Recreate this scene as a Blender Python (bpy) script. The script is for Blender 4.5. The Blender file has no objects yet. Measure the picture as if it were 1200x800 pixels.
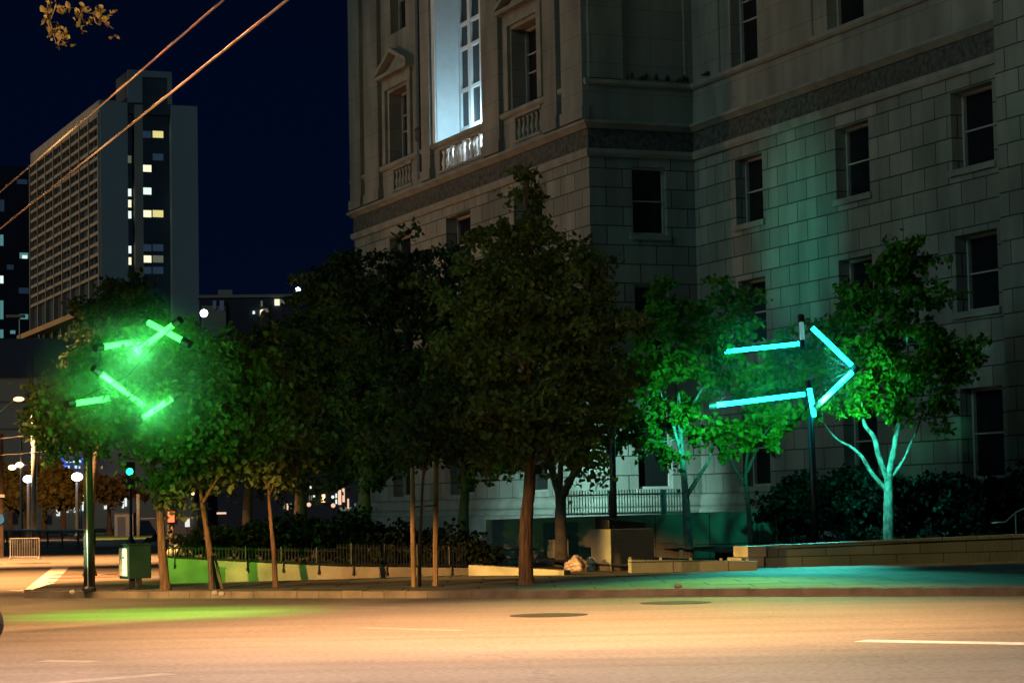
import bpy, bmesh, math, random
import numpy as np
from mathutils import Vector, Matrix

random.seed(7)
RNG = np.random.default_rng(11)
SC = bpy.context.scene
COL = SC.collection

# ------------------------------------------------------------------ camera
FPX, CAM_H = 2700.0, 1.7
PITCH, ROLL = math.atan(195 / 2700), math.radians(1.1)
cp, sp = math.cos(PITCH), math.sin(PITCH)
FW = np.array([0, cp, sp])
R0 = np.array([1.0, 0, 0]); U0 = np.array([0, -sp, cp])
RT = math.cos(ROLL) * R0 - math.sin(ROLL) * U0
UP = math.cos(ROLL) * U0 + math.sin(ROLL) * R0
ORG = np.array([0, 0, CAM_H])

cam_d = bpy.data.cameras.new('camera')
cam = bpy.data.objects.new('camera', cam_d); COL.objects.link(cam)
cam_d.sensor_width = 36; cam_d.lens = 36 * FPX / 1200
cam_d.clip_start = 0.3; cam_d.clip_end = 6000
cam.matrix_world = Matrix(((RT[0], UP[0], -FW[0], 0), (RT[1], UP[1], -FW[1], 0), (RT[2], UP[2], -FW[2], CAM_H), (0, 0, 0, 1)))
SC.camera = cam

# ------------------------------------------------------------------ world, added cool fill sun, exposure
world = bpy.data.worlds.new('World'); SC.world = world; world.use_nodes = True
nt = world.node_tree; nt.nodes.clear()
w_out = nt.nodes.new('ShaderNodeOutputWorld'); w_bg = nt.nodes.new('ShaderNodeBackground')
w_tc = nt.nodes.new('ShaderNodeTexCoord'); w_sep = nt.nodes.new('ShaderNodeSeparateXYZ'); w_rmp = nt.nodes.new('ShaderNodeValToRGB')
nt.links.new(w_tc.outputs['Generated'], w_sep.inputs[0]); nt.links.new(w_sep.outputs['Z'], w_rmp.inputs[0])
w_rmp.color_ramp.elements[0].position = 0.0; w_rmp.color_ramp.elements[0].color = (0.0009, 0.0032, 0.0140, 1)
w_rmp.color_ramp.elements[1].position = 0.30; w_rmp.color_ramp.elements[1].color = (0.0002, 0.0016, 0.0085, 1)
nt.links.new(w_rmp.outputs[0], w_bg.inputs[0]); nt.links.new(w_bg.outputs[0], w_out.inputs[0])
w_bg.inputs[1].default_value = 1.0

sun_d = bpy.data.lights.new('cool_fill_sun', 'SUN'); sun = bpy.data.objects.new('cool_fill_sun', sun_d); COL.objects.link(sun)
sun_d.energy = 0.35; sun_d.angle = math.radians(25); sun_d.color = (0.62, 1.0, 0.90)  # weak sun added as a cool fill on the walls
sun.rotation_euler = Vector((0.74, 0.55, -0.38)).to_track_quat('-Z', 'Y').to_euler()

SC.view_settings.view_transform = 'Standard'
SC.view_settings.look = 'None'
SC.view_settings.exposure = 0.0
SC.view_settings.gamma = 1.0
SC.view_settings.use_curve_mapping = False
try:
    SC.cycles.use_denoising = True
    SC.cycles.denoiser = 'OPENIMAGEDENOISE'
    SC.cycles.max_bounces = 6
    SC.cycles.sample_clamp_indirect = 4.0
    SC.cycles.caustics_reflective = False
    SC.cycles.caustics_refractive = False
    SC.cycles.use_light_tree = True
except Exception:
    pass

# ------------------------------------------------------------------ street lamps standing outside the frame, and added fill spots
def spot(name, loc, target, power, color, size, blend=0.8, radius=0.25):
    d = bpy.data.lights.new(name, 'SPOT'); o = bpy.data.objects.new(name, d); COL.objects.link(o)
    d.energy = power; d.color = color; d.spot_size = math.radians(size); d.spot_blend = blend; d.shadow_soft_size = radius
    o.location = Vector(loc); o.rotation_euler = (Vector(target) - Vector(loc)).to_track_quat('-Z', 'Y').to_euler()
    return o

def point(name, loc, power, color, radius=0.15):
    d = bpy.data.lights.new(name, 'POINT'); o = bpy.data.objects.new(name, d); COL.objects.link(o)
    d.energy = power; d.color = color; d.shadow_soft_size = radius; o.location = Vector(loc)
    return o

SODIUM = (1.0, 0.50, 0.18)
spot('sodium_street_lamp', (-5.0, 31, 9.5), (-4.5, 32.5, 0), 8500, (1.0, 0.50, 0.20), 112, 0.75)
spot('sodium_street_lamp', (1.0, 33, 9.5), (1.0, 34.0, 0), 32000, (1.0, 0.50, 0.23), 103, 0.75)
spot('street_lamp_light', (-3.0, 22, 9.5), (-3.0, 23.0, 0), 21500, (1.0, 0.66, 0.50), 106, 0.8)
spot('street_lamp_light', (8.0, 22, 9.5), (7.5, 22.5, 0), 6500, (1.0, 0.74, 0.54), 104, 0.8)
spot('sodium_street_lamp', (-16.5, 63, 11), (-16.4, 63.4, 0), 66000, (1.0, 0.46, 0.15), 106, 0.6)
spot('sodium_street_lamp', (-20, 90, 11), (-20, 90.4, 0), 80000, (1.0, 0.46, 0.15), 106, 0.6)
spot('sodium_street_lamp', (-36, 165, 10), (-34, 175, 2), 36000, (1.0, 0.52, 0.20), 140, 0.5)
LOWP = (-14, 23, 5.0)
for az, pw in ((20.5, 52000),):   # added low spot on the planter wall, beam cut off below the crowns
    a_ = math.radians(az); spot('low_sodium_fill', LOWP, (LOWP[0] + 10 * math.sin(a_), LOWP[1] + 10 * math.cos(a_), LOWP[2] - 10 * math.tan(math.radians(14.5))), pw * 1.5, (1.0, 0.50, 0.15), 20, 0.3, .08)
spot('return_wall_fill', (-6, 30, 20), (5.2, 84, 15.5), 1800, (0.10, 0.85, 1.0), 14, 0.9)  # unseen spot added to cool the tone of the return wall
spot('low_sodium_fill', LOWP, (0.3, 47.4, .7), 30000, (1.0, 0.50, 0.17), 6.5, 0.8, .08)  # second added beam from there, only for the main trunk
spot('far_left_sodium_lamp', (-30, 42, 6), (4.1, 54.6, .45), 150000, (1.0, 0.60, 0.13), 7.6, 0.6)
spot('main_tree_fill', (-2, 14, 9.5), (0.3, 47, 5.0), 2500, (0.72, 1.0, 0.32), 10.5, 0.9)  # weak frontal fill added so the main crown shows
spot('sodium_street_lamp', (-42, 92, 11), (-2, 94, 17.5), 10500, (1.0, 0.52, 0.27), 48, 0.8)
spot('hotel_fill_spot', (-420, 560, 60), (-130, 645, 80), 1000000, (1.0, 0.68, 0.44), 24, 0.5, 3.0)  # distant warm spot added to brighten the hotel's gridded side
spot('hotel_fill_spot', (60, 300, 70), (-95, 610, 80), 230000, (0.36, 0.76, 1.0), 16, 0.5, 3.0)  # cool counterpart added for the hotel's end wall


# ------------------------------------------------------------------ pixel <-> place
def ray(x, y): return FW + RT * (x - 600) / FPX + UP * (400 - y) / FPX
def G(x, y, z=0.0):
    d = ray(x, y); return ORG + d * (z - CAM_H) / d[2]
def P(x, y, D):
    d = ray(x, y); return ORG + d * D / d[1]
def pz(x, D, z):
    """point at column x, depth D, height z"""
    p = P(x, 590, D); return np.array([p[0], D, z])
EV = np.array([-.134, .991, 0]); E1 = np.array([.9239, .3827, 0]); E2 = np.array([-.3827, .9239, 0]); GRID = math.radians(22.5)

# ------------------------------------------------------------------ scene graph helpers
WM = {}
def tag(o, label=None, cat=None, group=None, kind=None):
    if label: o['label'] = label
    if cat: o['category'] = cat
    if group: o['group'] = group
    if kind: o['kind'] = kind
    return o
def empty(name, loc, rz=0.0, label=None, cat=None, group=None):
    o = bpy.data.objects.new(name, None); COL.objects.link(o)
    o.location = Vector(loc); o.rotation_euler = (0, 0, rz); o.empty_display_size = 0.2
    WM[o.name] = Matrix.Translation(Vector(loc)) @ Matrix.Rotation(rz, 4, 'Z')
    return tag(o, label, cat, group)
def wm(o): return WM.get(o.name, Matrix.Identity(4))

class MB:
    def __init__(s): s.v = []; s.f = []
    def add(s, vs, fs):
        b = len(s.v); s.v += [tuple(map(float, p)) for p in vs]; s.f += [tuple(i + b for i in f) for f in fs]
    def quad(s, a, b, c, d): s.add([a, b, c, d], [(0, 1, 2, 3)])
    def hexa(s, p):           # 8 points: bottom ring, top ring
        s.add(p, [(3, 2, 1, 0), (4, 5, 6, 7), (0, 1, 5, 4), (1, 2, 6, 5), (2, 3, 7, 6), (3, 0, 4, 7)])
    def box(s, x0, x1, y0, y1, z0, z1): s.hexa([(x0, y0, z0), (x1, y0, z0), (x1, y1, z0), (x0, y1, z0), (x0, y0, z1), (x1, y0, z1), (x1, y1, z1), (x0, y1, z1)])
    def obox(s, c, ax, ay, hx, hy, z0, z1):
        c = np.array(c, float)[:2]; ax = np.array(ax, float)[:2]; ay = np.array(ay, float)[:2]
        r = [c - ax * hx - ay * hy, c + ax * hx - ay * hy, c + ax * hx + ay * hy, c - ax * hx + ay * hy]
        s.hexa([(p[0], p[1], z0) for p in r] + [(p[0], p[1], z1) for p in r])
    def prism(s, poly, z0, z1):  # plan polygon extruded in z
        n = len(poly)
        s.add([(p[0], p[1], z0) for p in poly] + [(p[0], p[1], z1) for p in poly],
              [tuple(range(n - 1, -1, -1)), tuple(range(n, 2 * n))] + [(i, (i + 1) % n, n + (i + 1) % n, n + i) for i in range(n)])
    def tube(s, pts, rad, n=8, cap=True, jit=0.0):
        pts = [np.array(p, float) for p in pts]
        if not hasattr(rad, '__len__'): rad = [rad] * len(pts)
        rings = []; up = np.array([0.13, 0.31, 0.94]); side = None
        for i, p in enumerate(pts):
            t = pts[min(i + 1, len(pts) - 1)] - pts[max(i - 1, 0)]; t = t / (np.linalg.norm(t) + 1e-9)
            a = np.cross(t, up if abs(t @ up) < .95 else np.array([1., 0, 0])) if side is None else side - t * (side @ t)
            a /= np.linalg.norm(a) + 1e-9; side = a
            b = np.cross(t, a)
            rings.append([p + (a * math.cos(2 * math.pi * k / n) + b * math.sin(2 * math.pi * k / n)) * rad[i] * (1 + (random.uniform(-jit, jit) if jit else 0)) for k in range(n)])
        fs = []
        for i in range(len(pts) - 1):
            for k in range(n):
                k2 = (k + 1) % n
                fs.append((i * n + k, i * n + k2, (i + 1) * n + k2, (i + 1) * n + k))
        if cap:
            fs.append(tuple(range(n - 1, -1, -1))); m = (len(pts) - 1) * n; fs.append(tuple(range(m, m + n)))
        s.add([p for r in rings for p in r], fs)
    def lathe(s, prof, c=(0, 0, 0), n=12):   # profile of (r, z)
        vs = []; fs = []
        for r, z in prof:
            for k in range(n): vs.append((c[0] + r * math.cos(2 * math.pi * k / n), c[1] + r * math.sin(2 * math.pi * k / n), c[2] + z))
        for i in range(len(prof) - 1):
            for k in range(n): fs.append((i * n + k, i * n + (k + 1) % n, (i + 1) * n + (k + 1) % n, (i + 1) * n + k))
        fs.append(tuple(range(n - 1, -1, -1))); m = (len(prof) - 1) * n; fs.append(tuple(range(m, m + n)))
        s.add(vs, fs)
    def ball(s, c, rx, ry, rz, n=12, m=8):
        s.lathe([(max(.001, math.sin(math.pi * i / m)), -math.cos(math.pi * i / m)) for i in range(m + 1)], (0, 0, 0), n)
        k = (m + 1) * n
        for i in range(len(s.v) - k, len(s.v)):
            x, y, z = s.v[i]; s.v[i] = (c[0] + x * rx, c[1] + y * ry, c[2] + z * rz)
    def build(s, name, m, parent=None, local=False, smooth=False, origin=None, bevel=0.0):
        me = bpy.data.meshes.new(name)
        vs = s.v; loc = None
        if parent is not None and not local:
            inv = wm(parent).inverted(); vs = [tuple(inv @ Vector(p)) for p in vs]
        elif parent is None:
            if origin is None:
                a = np.array(vs); origin = ((a[:, 0].min() + a[:, 0].max()) / 2, (a[:, 1].min() + a[:, 1].max()) / 2, a[:, 2].min())
            loc = Vector([float(q) for q in origin]); vs = [(p[0] - loc[0], p[1] - loc[1], p[2] - loc[2]) for p in vs]
        me.from_pydata(vs, [], s.f); me.validate()
        o = bpy.data.objects.new(name, me); COL.objects.link(o)
        if m is not None: me.materials.append(m)
        if smooth: me.polygons.foreach_set('use_smooth', [True] * len(me.polygons))
        bm = bmesh.new(); bm.from_mesh(me); bmesh.ops.recalc_face_normals(bm, faces=bm.faces)
        if bevel > 0:
            bmesh.ops.bevel(bm, geom=[e for e in bm.edges if len(e.link_faces) == 2 and e.calc_face_angle(0) > .6], offset=bevel, segments=2, affect='EDGES', profile=0.6)
        bm.to_mesh(me); bm.free()
        if parent is not None:
            o.parent = parent; WM[o.name] = wm(parent)
        else:
            o.location = loc; WM[o.name] = Matrix.Translation(loc)
        return o

def copy_tree(o, parent=None):
    c = o.copy(); COL.objects.link(c)
    if parent is not None: c.parent = parent
    for ch in [x for x in COL.objects if x.parent == o]: copy_tree(ch, c)
    return c

# ------------------------------------------------------------------ materials
def mat(name, col, rough=0.8, amt=0.25, scale=3.0, bump=0.0, bscale=30.0, metal=0.0, spec=0.3, detail=6.0, zs=1.0):
    m = bpy.data.materials.new(name); m.use_nodes = True; t = m.node_tree; b = t.nodes['Principled BSDF']
    b.inputs['Roughness'].default_value = rough; b.inputs['Metallic'].default_value = metal; b.inputs['Specular IOR Level'].default_value = spec
    tc = t.nodes.new('ShaderNodeTexCoord')
    n = t.nodes.new('ShaderNodeTexNoise'); n.inputs['Scale'].default_value = scale; n.inputs['Detail'].default_value = detail
    t.links.new(tc.outputs['Object'], n.inputs['Vector'])
    r = t.nodes.new('ShaderNodeValToRGB'); e = r.color_ramp.elements
    e[0].position = 0.3; e[0].color = (*[c * (1 - amt) for c in col], 1); e[1].position = 0.7; e[1].color = (*[min(1, c * (1 + amt)) for c in col], 1)
    t.links.new(n.outputs[0], r.inputs[0]); t.links.new(r.outputs[0], b.inputs['Base Color'])
    if bump > 0:
        mp = t.nodes.new('ShaderNodeMapping'); mp.inputs['Scale'].default_value = (1, 1, zs); t.links.new(tc.outputs['Object'], mp.inputs[0])
        if zs != 1: t.links.new(mp.outputs[0], n.inputs['Vector'])
        n2 = t.nodes.new('ShaderNodeTexNoise'); n2.inputs['Scale'].default_value = bscale; n2.inputs['Detail'].default_value = 5
        t.links.new(mp.outputs[0], n2.inputs['Vector'])
        bu = t.nodes.new('ShaderNodeBump'); bu.inputs['Strength'].default_value = bump; bu.inputs['Distance'].default_value = 0.03
        t.links.new(n2.outputs[0], bu.inputs['Height']); t.links.new(bu.outputs[0], b.inputs['Normal'])
    return m
def emis(name, col, strength):
    m = bpy.data.materials.new(name); m.use_nodes = True; b = m.node_tree.nodes['Principled BSDF']
    b.inputs['Base Color'].default_value = (0.2, 0.2, 0.2, 1); b.inputs['Emission Color'].default_value = (*col, 1); b.inputs['Emission Strength'].default_value = strength
    return m
def leafmat(name, col, amt=0.5):
    m = mat(name, col, 0.55, amt, 1.7, 0, spec=0.25); t = m.node_tree; b = t.nodes['Principled BSDF']; out = t.nodes['Material Output']
    tr = t.nodes.new('ShaderNodeBsdfTranslucent'); mx = t.nodes.new('ShaderNodeMixShader'); mx.inputs[0].default_value = 0.35
    src = b.inputs['Base Color'].links[0].from_socket
    t.links.new(src, tr.inputs[0]); t.links.new(b.outputs[0], mx.inputs[1]); t.links.new(tr.outputs[0], mx.inputs[2]); t.links.new(mx.outputs[0], out.inputs[0])
    return m
def stone_mat(name, c1, c2, mortar, axis, bw=1.32, bh=0.70, ms=0.022, stain=0.3, joint_bump=0.6):
    m = bpy.data.materials.new(name); m.use_nodes = True; t = m.node_tree; b = t.nodes['Principled BSDF']
    b.inputs['Roughness'].default_value = 0.85; b.inputs['Specular IOR Level'].default_value = 0.25
    tc = t.nodes.new('ShaderNodeTexCoord'); sep = t.nodes.new('ShaderNodeSeparateXYZ'); cmb = t.nodes.new('ShaderNodeCombineXYZ')
    t.links.new(tc.outputs['Object'], sep.inputs[0])
    if axis == 'xy':
        ad = t.nodes.new('ShaderNodeMath'); ad.operation = 'ADD'; t.links.new(sep.outputs['X'], ad.inputs[0]); t.links.new(sep.outputs['Y'], ad.inputs[1]); t.links.new(ad.outputs[0], cmb.inputs[0])
    else:
        t.links.new(sep.outputs['Y' if axis == 'y' else 'X'], cmb.inputs[0])
    t.links.new(sep.outputs['Y' if axis == 'plan' else 'Z'], cmb.inputs[1])
    br = t.nodes.new('ShaderNodeTexBrick'); t.links.new(cmb.outputs[0], br.inputs['Vector'])
    br.inputs['Scale'].default_value = 1; br.inputs['Brick Width'].default_value = bw; br.inputs['Row Height'].default_value = bh
    br.inputs['Mortar Size'].default_value = ms; br.inputs['Mortar Smooth'].default_value = 0.2; br.inputs['Bias'].default_value = 0
    br.inputs['Color1'].default_value = (*c1, 1); br.inputs['Color2'].default_value = (*c2, 1); br.inputs['Mortar'].default_value = (*mortar, 1)
    n = t.nodes.new('ShaderNodeTexNoise'); n.inputs['Scale'].default_value = 0.9; n.inputs['Detail'].default_value = 8
    mp = t.nodes.new('ShaderNodeMapping'); mp.inputs['Scale'].default_value = (1, 1, 1 if axis == 'plan' else .28); t.links.new(tc.outputs['Object'], mp.inputs[0]); t.links.new(mp.outputs[0], n.inputs['Vector'])
    r = t.nodes.new('ShaderNodeValToRGB'); r.color_ramp.elements[0].position = .3; r.color_ramp.elements[0].color = (1 - stain,) * 3 + (1,); r.color_ramp.elements[1].position = .7; r.color_ramp.elements[1].color = (1, 1, 1, 1)
    t.links.new(n.outputs[0], r.inputs[0])
    mx = t.nodes.new('ShaderNodeMix'); mx.data_type = 'RGBA'; mx.blend_type = 'MULTIPLY'; mx.inputs[0].default_value = 1
    t.links.new(br.outputs['Color'], mx.inputs[6]); t.links.new(r.outputs[0], mx.inputs[7]); t.links.new(mx.outputs[2], b.inputs['Base Color'])
    n3 = t.nodes.new('ShaderNodeTexNoise'); n3.inputs['Scale'].default_value = 14; n3.inputs['Detail'].default_value = 6; t.links.new(tc.outputs['Object'], n3.inputs['Vector'])
    ma = t.nodes.new('ShaderNodeMath'); ma.operation = 'MULTIPLY_ADD'; ma.inputs[1].default_value = -1.5
    t.links.new(br.outputs['Fac'], ma.inputs[0]); t.links.new(n3.outputs[0], ma.inputs[2])
    bu = t.nodes.new('ShaderNodeBump'); bu.inputs['Strength'].default_value = joint_bump; bu.inputs['Distance'].default_value = 0.04
    t.links.new(ma.outputs[0], bu.inputs['Height']); t.links.new(bu.outputs[0], b.inputs['Normal'])
    return m

M = {}
M['asphalt'] = mat('asphalt', (0.115, 0.100, 0.088), 0.85, 0.10, 0.45, 0.35, 60, detail=10)
# fine aggregate, tyre-polished lanes and faint cracks in the roadway
def road_mat():
    m = M['asphalt']; t = m.node_tree; b = t.nodes['Principled BSDF']; tc = [n for n in t.nodes if n.type == 'TEX_COORD'][0]
    base = b.inputs['Base Color'].links[0].from_socket
    mp = t.nodes.new('ShaderNodeMapping'); mp.inputs['Scale'].default_value = (0.07, 0.9, 1); mp.inputs['Rotation'].default_value = (0, 0, 0.35); t.links.new(tc.outputs['Object'], mp.inputs[0])
    n1 = t.nodes.new('ShaderNodeTexNoise'); n1.inputs['Scale'].default_value = 1.2; n1.inputs['Detail'].default_value = 5; t.links.new(mp.outputs[0], n1.inputs['Vector'])
    n2 = t.nodes.new('ShaderNodeTexNoise'); n2.inputs['Scale'].default_value = 13; n2.inputs['Detail'].default_value = 3; t.links.new(tc.outputs['Object'], n2.inputs['Vector'])
    vo = t.nodes.new('ShaderNodeTexVoronoi'); vo.feature = 'DISTANCE_TO_EDGE'; vo.inputs['Scale'].default_value = 0.22
    nw = t.nodes.new('ShaderNodeTexNoise'); nw.inputs['Scale'].default_value = 0.8; nw.inputs['Detail'].default_value = 6; t.links.new(tc.outputs['Object'], nw.inputs['Vector'])
    av = t.nodes.new('ShaderNodeVectorMath'); av.operation = 'MULTIPLY_ADD'; av.inputs[1].default_value = (2.2, 2.2, 2.2); t.links.new(nw.outputs['Color'], av.inputs[0]); t.links.new(tc.outputs['Object'], av.inputs[2]); t.links.new(av.outputs[0], vo.inputs['Vector'])
    def ramp(src, a, ca, c, cc):
        r = t.nodes.new('ShaderNodeValToRGB'); e = r.color_ramp.elements; e[0].position = a; e[0].color = (ca,) * 3 + (1,); e[1].position = c; e[1].color = (cc,) * 3 + (1,); t.links.new(src, r.inputs[0]); return r.outputs[0]
    def mul(a, c):
        x = t.nodes.new('ShaderNodeMix'); x.data_type = 'RGBA'; x.blend_type = 'MULTIPLY'; x.inputs[0].default_value = 1; t.links.new(a, x.inputs[6]); t.links.new(c, x.inputs[7]); return x.outputs[2]
    c = mul(base, ramp(n1.outputs[0], .3, .78, .7, 1.12)); c = mul(c, ramp(n2.outputs[0], .32, .72, .68, 1.2)); c = mul(c, ramp(vo.outputs[0], 0.0, .72, .006, 1.0))
    t.links.new(c, b.inputs['Base Color'])
road_mat()
M['ground'] = mat('ground', (0.07, 0.065, 0.06), 0.9, 0.25, 0.3, 0.3, 30)
M['sidewalk'] = stone_mat('sidewalk', (0.115, 0.102, 0.09), (0.155, 0.14, 0.122), (0.03, 0.027, 0.024), 'plan', 1.5, 1.5, 0.03, .55, .3)
M['kerb'] = mat('kerb', (0.105, 0.092, 0.075), 0.85, 0.35, 2.2, 0.4, 30, detail=9)
M['paint'] = mat('road_paint', (0.42, 0.40, 0.37), 0.7, 0.35, 6, 0.2, 40, detail=9)
M['paint_worn'] = mat('worn_paint', (0.155, 0.138, 0.122), 0.8, 0.25, 5, 0.2, 40)
M['brick_pave'] = mat('brick_paving', (0.10, 0.045, 0.03), 0.9, 0.3, 4, 0.3, 30)
M['grass'] = mat('grass', (0.06, 0.10, 0.025), 0.95, 0.4, 1.5, 0.8, 20)
M['soil'] = mat('soil', (0.035, 0.028, 0.02), 0.95, 0.4, 2, 0.8, 12)
M['plaza'] = mat('plaza', (0.10, 0.095, 0.09), 0.85, 0.25, 0.6, 0.3, 30)
M['stone_low'] = stone_mat('rusticated_granite_x', (0.20, 0.215, 0.20), (0.29, 0.31, 0.285), (0.05, 0.055, 0.05), 'xy', stain=.45)
M['stone_up'] = stone_mat('smooth_granite_x', (0.235, 0.25, 0.235), (0.265, 0.28, 0.26), (0.14, 0.15, 0.14), 'xy', 2.6, 1.05, 0.012, 0.45, 0.2)
M['granite'] = mat('granite', (0.21, 0.222, 0.205), 0.8, 0.22, 1.3, 0.25, 25, detail=9)
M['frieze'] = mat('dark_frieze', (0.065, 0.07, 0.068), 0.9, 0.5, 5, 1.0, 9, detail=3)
M['sash'] = mat('sash_paint', (0.30, 0.30, 0.30), 0.6, 0.1, 3)
M['pale_frame'] = mat('pale_frame', (0.62, 0.64, 0.66), 0.5, 0.06, 3)
M['pane'] = mat('dark_glass', (0.010, 0.012, 0.014), 0.08, 0.2, 0.6, spec=0.22)
M['concrete'] = mat('concrete', (0.19, 0.19, 0.185), 0.88, 0.28, 0.9, 0.35, 25, detail=9)
M['concrete_wall'] = mat('planter_concrete', (0.22, 0.20, 0.17), 0.88, 0.35, 1.2, 0.4, 20, detail=10)
M['lowstone'] = stone_mat('low_wall_granite', (0.19, 0.20, 0.18), (0.24, 0.25, 0.225), (0.05, 0.045, 0.04), 'xy', 1.5, 0.29, 0.014, 0.3, .15)
M['shadestone'] = stone_mat('shaded_wall_granite', (0.105, 0.135, 0.13), (0.135, 0.168, 0.16), (0.04, 0.045, 0.045), 'xy', 1.5, 0.29, 0.014, 0.35, .15)  # darker, cooler copy of the low wall granite: shade put into the colour
M['iron'] = mat('black_iron', (0.009, 0.011, 0.015), 0.5, 0.3, 5, 0.1, 30, spec=0.5)
M['blue_iron'] = mat('blue_grey_iron', (0.05, 0.06, 0.08), 0.5, 0.3, 5, spec=0.5)
M['steel'] = mat('galvanised_steel', (0.42, 0.42, 0.42), 0.4, 0.15, 4, metal=0.6, spec=0.5)
M['black'] = mat('black_paint', (0.012, 0.012, 0.013), 0.45, 0.3, 4, spec=0.5)
M['cap'] = mat('tube_cap', (0.012, 0.008, 0.007), 0.5, 0.3, 6)
M['pole'] = mat('brown_pole', (0.05, 0.034, 0.024), 0.8, 0.35, 3, 0.4, 20)
M['wood'] = mat('stake_wood', (0.15, 0.10, 0.055), 0.85, 0.5, 14, 0.7, 30, zs=.12)
M['bark'] = mat('brown_bark', (0.085, 0.052, 0.032), 0.95, 0.6, 16, 1.0, 24, zs=.14)
M['bark_pale'] = mat('pale_bark', (0.30, 0.285, 0.25), 0.85, 0.75, 7, 1.0, 18, zs=.6)
M['bark_dark'] = mat('dark_bark', (0.075, 0.062, 0.05), 0.95, 0.4, 4, 0.9, 14)
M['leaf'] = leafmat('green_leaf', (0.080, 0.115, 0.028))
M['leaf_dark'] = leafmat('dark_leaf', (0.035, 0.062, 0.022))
M['leaf_bright'] = leafmat('bright_leaf', (0.085, 0.20, 0.012))  # brighter, greener leaf colour
M['leaf_gold'] = leafmat('golden_light_leaf', (0.12, 0.085, 0.028))  # golden lamplight put into the leaf colour
M['leaf_plaza'] = leafmat('plaza_leaf', (0.16, 0.12, 0.025))
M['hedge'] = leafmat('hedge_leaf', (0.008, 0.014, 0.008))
M['box_green'] = mat('green_enamel', (0.006, 0.026, 0.020), 0.4, 0.2, 4, spec=0.5)
M['box_front'] = mat('pale_poster', (0.58, 0.66, 0.60), 0.35, 0.25, 8, spec=0.5)
M['bag_pink'] = mat('pinkish_plastic', (0.33, 0.25, 0.23), 0.45, 0.15, 8, 0.8, 9, spec=0.5)
M['bag_clear'] = mat('translucent_plastic', (0.60, 0.63, 0.60), 0.3, 0.25, 9, 0.9, 11, spec=0.6)
M['tower_stone'] = mat('tower_concrete', (0.27, 0.27, 0.27), 0.9, 0.08, 0.05)
M['tower_warm'] = mat('tower_spandrel', (0.30, 0.25, 0.20), 0.9, 0.15, 0.2)
M['tower_dark'] = mat('tower_dark_cladding', (0.045, 0.055, 0.07), 0.6, 0.3, 0.1)
M['navy'] = mat('navy_cladding', (0.03, 0.04, 0.08), 0.7, 0.3, 0.05)
M['stucco'] = mat('stucco', (0.32, 0.28, 0.27), 0.9, 0.1, 0.08)
M['rubber'] = mat('tyre_rubber', (0.012, 0.012, 0.012), 0.8, 0.2, 8)
M['rust'] = mat('cast_iron', (0.012, 0.009, 0.007), 0.9, 0.3, 12, 0.6, 30)
M['skin'] = mat('skin', (0.35, 0.2, 0.14), 0.6, 0.05, 3)
M['cloth'] = mat('dark_cloth', (0.03, 0.03, 0.045), 0.9, 0.2, 5)
M['pigeon'] = mat('pigeon_feathers', (0.03, 0.03, 0.035), 0.8, 0.3, 9)
M['wire'] = mat('trolley_wire_copper', (0.55, 0.36, 0.22), 0.45, 0.1, 3, spec=0.5)
M['cable'] = mat('cable', (0.02, 0.02, 0.02), 0.7, 0.1, 3)
M['lit_white'] = emis('lit_cool_window', (0.85, 1.0, 0.92), 1.0)
M['lit_yellow'] = emis('lit_yellow_window', (1.0, 0.88, 0.30), 0.75)
M['lit_pale'] = emis('lit_pale_window', (1.0, 0.92, 0.62), 1.1)
M['lit_dim'] = emis('dim_window', (0.30, 0.32, 0.20), 0.30)
M['lit_teal'] = emis('teal_window', (0.14, 0.42, 0.42), 0.5)
M['lit_blue'] = emis('dim_blue_window', (0.02, 0.045, 0.09), 0.35)
M['lit_pink'] = emis('lit_shop_window', (1.0, 0.62, 0.40), 1.0)
M['lit_warm'] = emis('lit_warm_lamp', (1.0, 0.60, 0.28), 2.6)
M['lamp_blue'] = emis('cool_lamp', (0.80, 0.86, 1.0), 12.0)
M['lamp_pink'] = emis('sodium_lamp', (1.0, 0.50, 0.25), 8.0)
M['sign_blue'] = emis('blue_sign', (0.03, 0.10, 0.95), 1.0)
M['sign_text'] = emis('sign_letters', (0.45, 0.75, 1.0), 1.3)
M['sig_green'] = emis('green_signal', (0.02, 1.0, 0.45), 4.0)
M['sig_red'] = emis('red_signal', (1.0, 0.06, 0.02), 1.5)
CYAN, GREEN = (0.0055, 0.95, 1.0), (0.0100, 1.0, 0.0300)
M['tube_cyan'] = emis('cyan_tube', CYAN, 13.0)
M['tube_green'] = emis('green_tube', (0.0180, 1.0, 0.0380), 10.0)
M['tube_dim'] = emis('pale_cyan_tube', (0.22, 0.62, 0.55), 0.42)

# ================================================================== SETTING
def sheet(name, poly, z, m, kind='structure'):
    b = MB(); b.add([(p[0], p[1], z) for p in poly], [tuple(range(len(poly)))])
    return tag(b.build(name, m, origin=(0, 0, 0)), kind=kind)
sheet('ground', [(-1500, -60), (1500, -60), (1500, 3000), (-1500, 3000)], -0.012, M['ground'])
road = sheet('road', [(-90, -5), (60, -5), (60, 62), (-10, 62), (-60, 200), (-120, 200)], 0.0, M['asphalt'])

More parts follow.
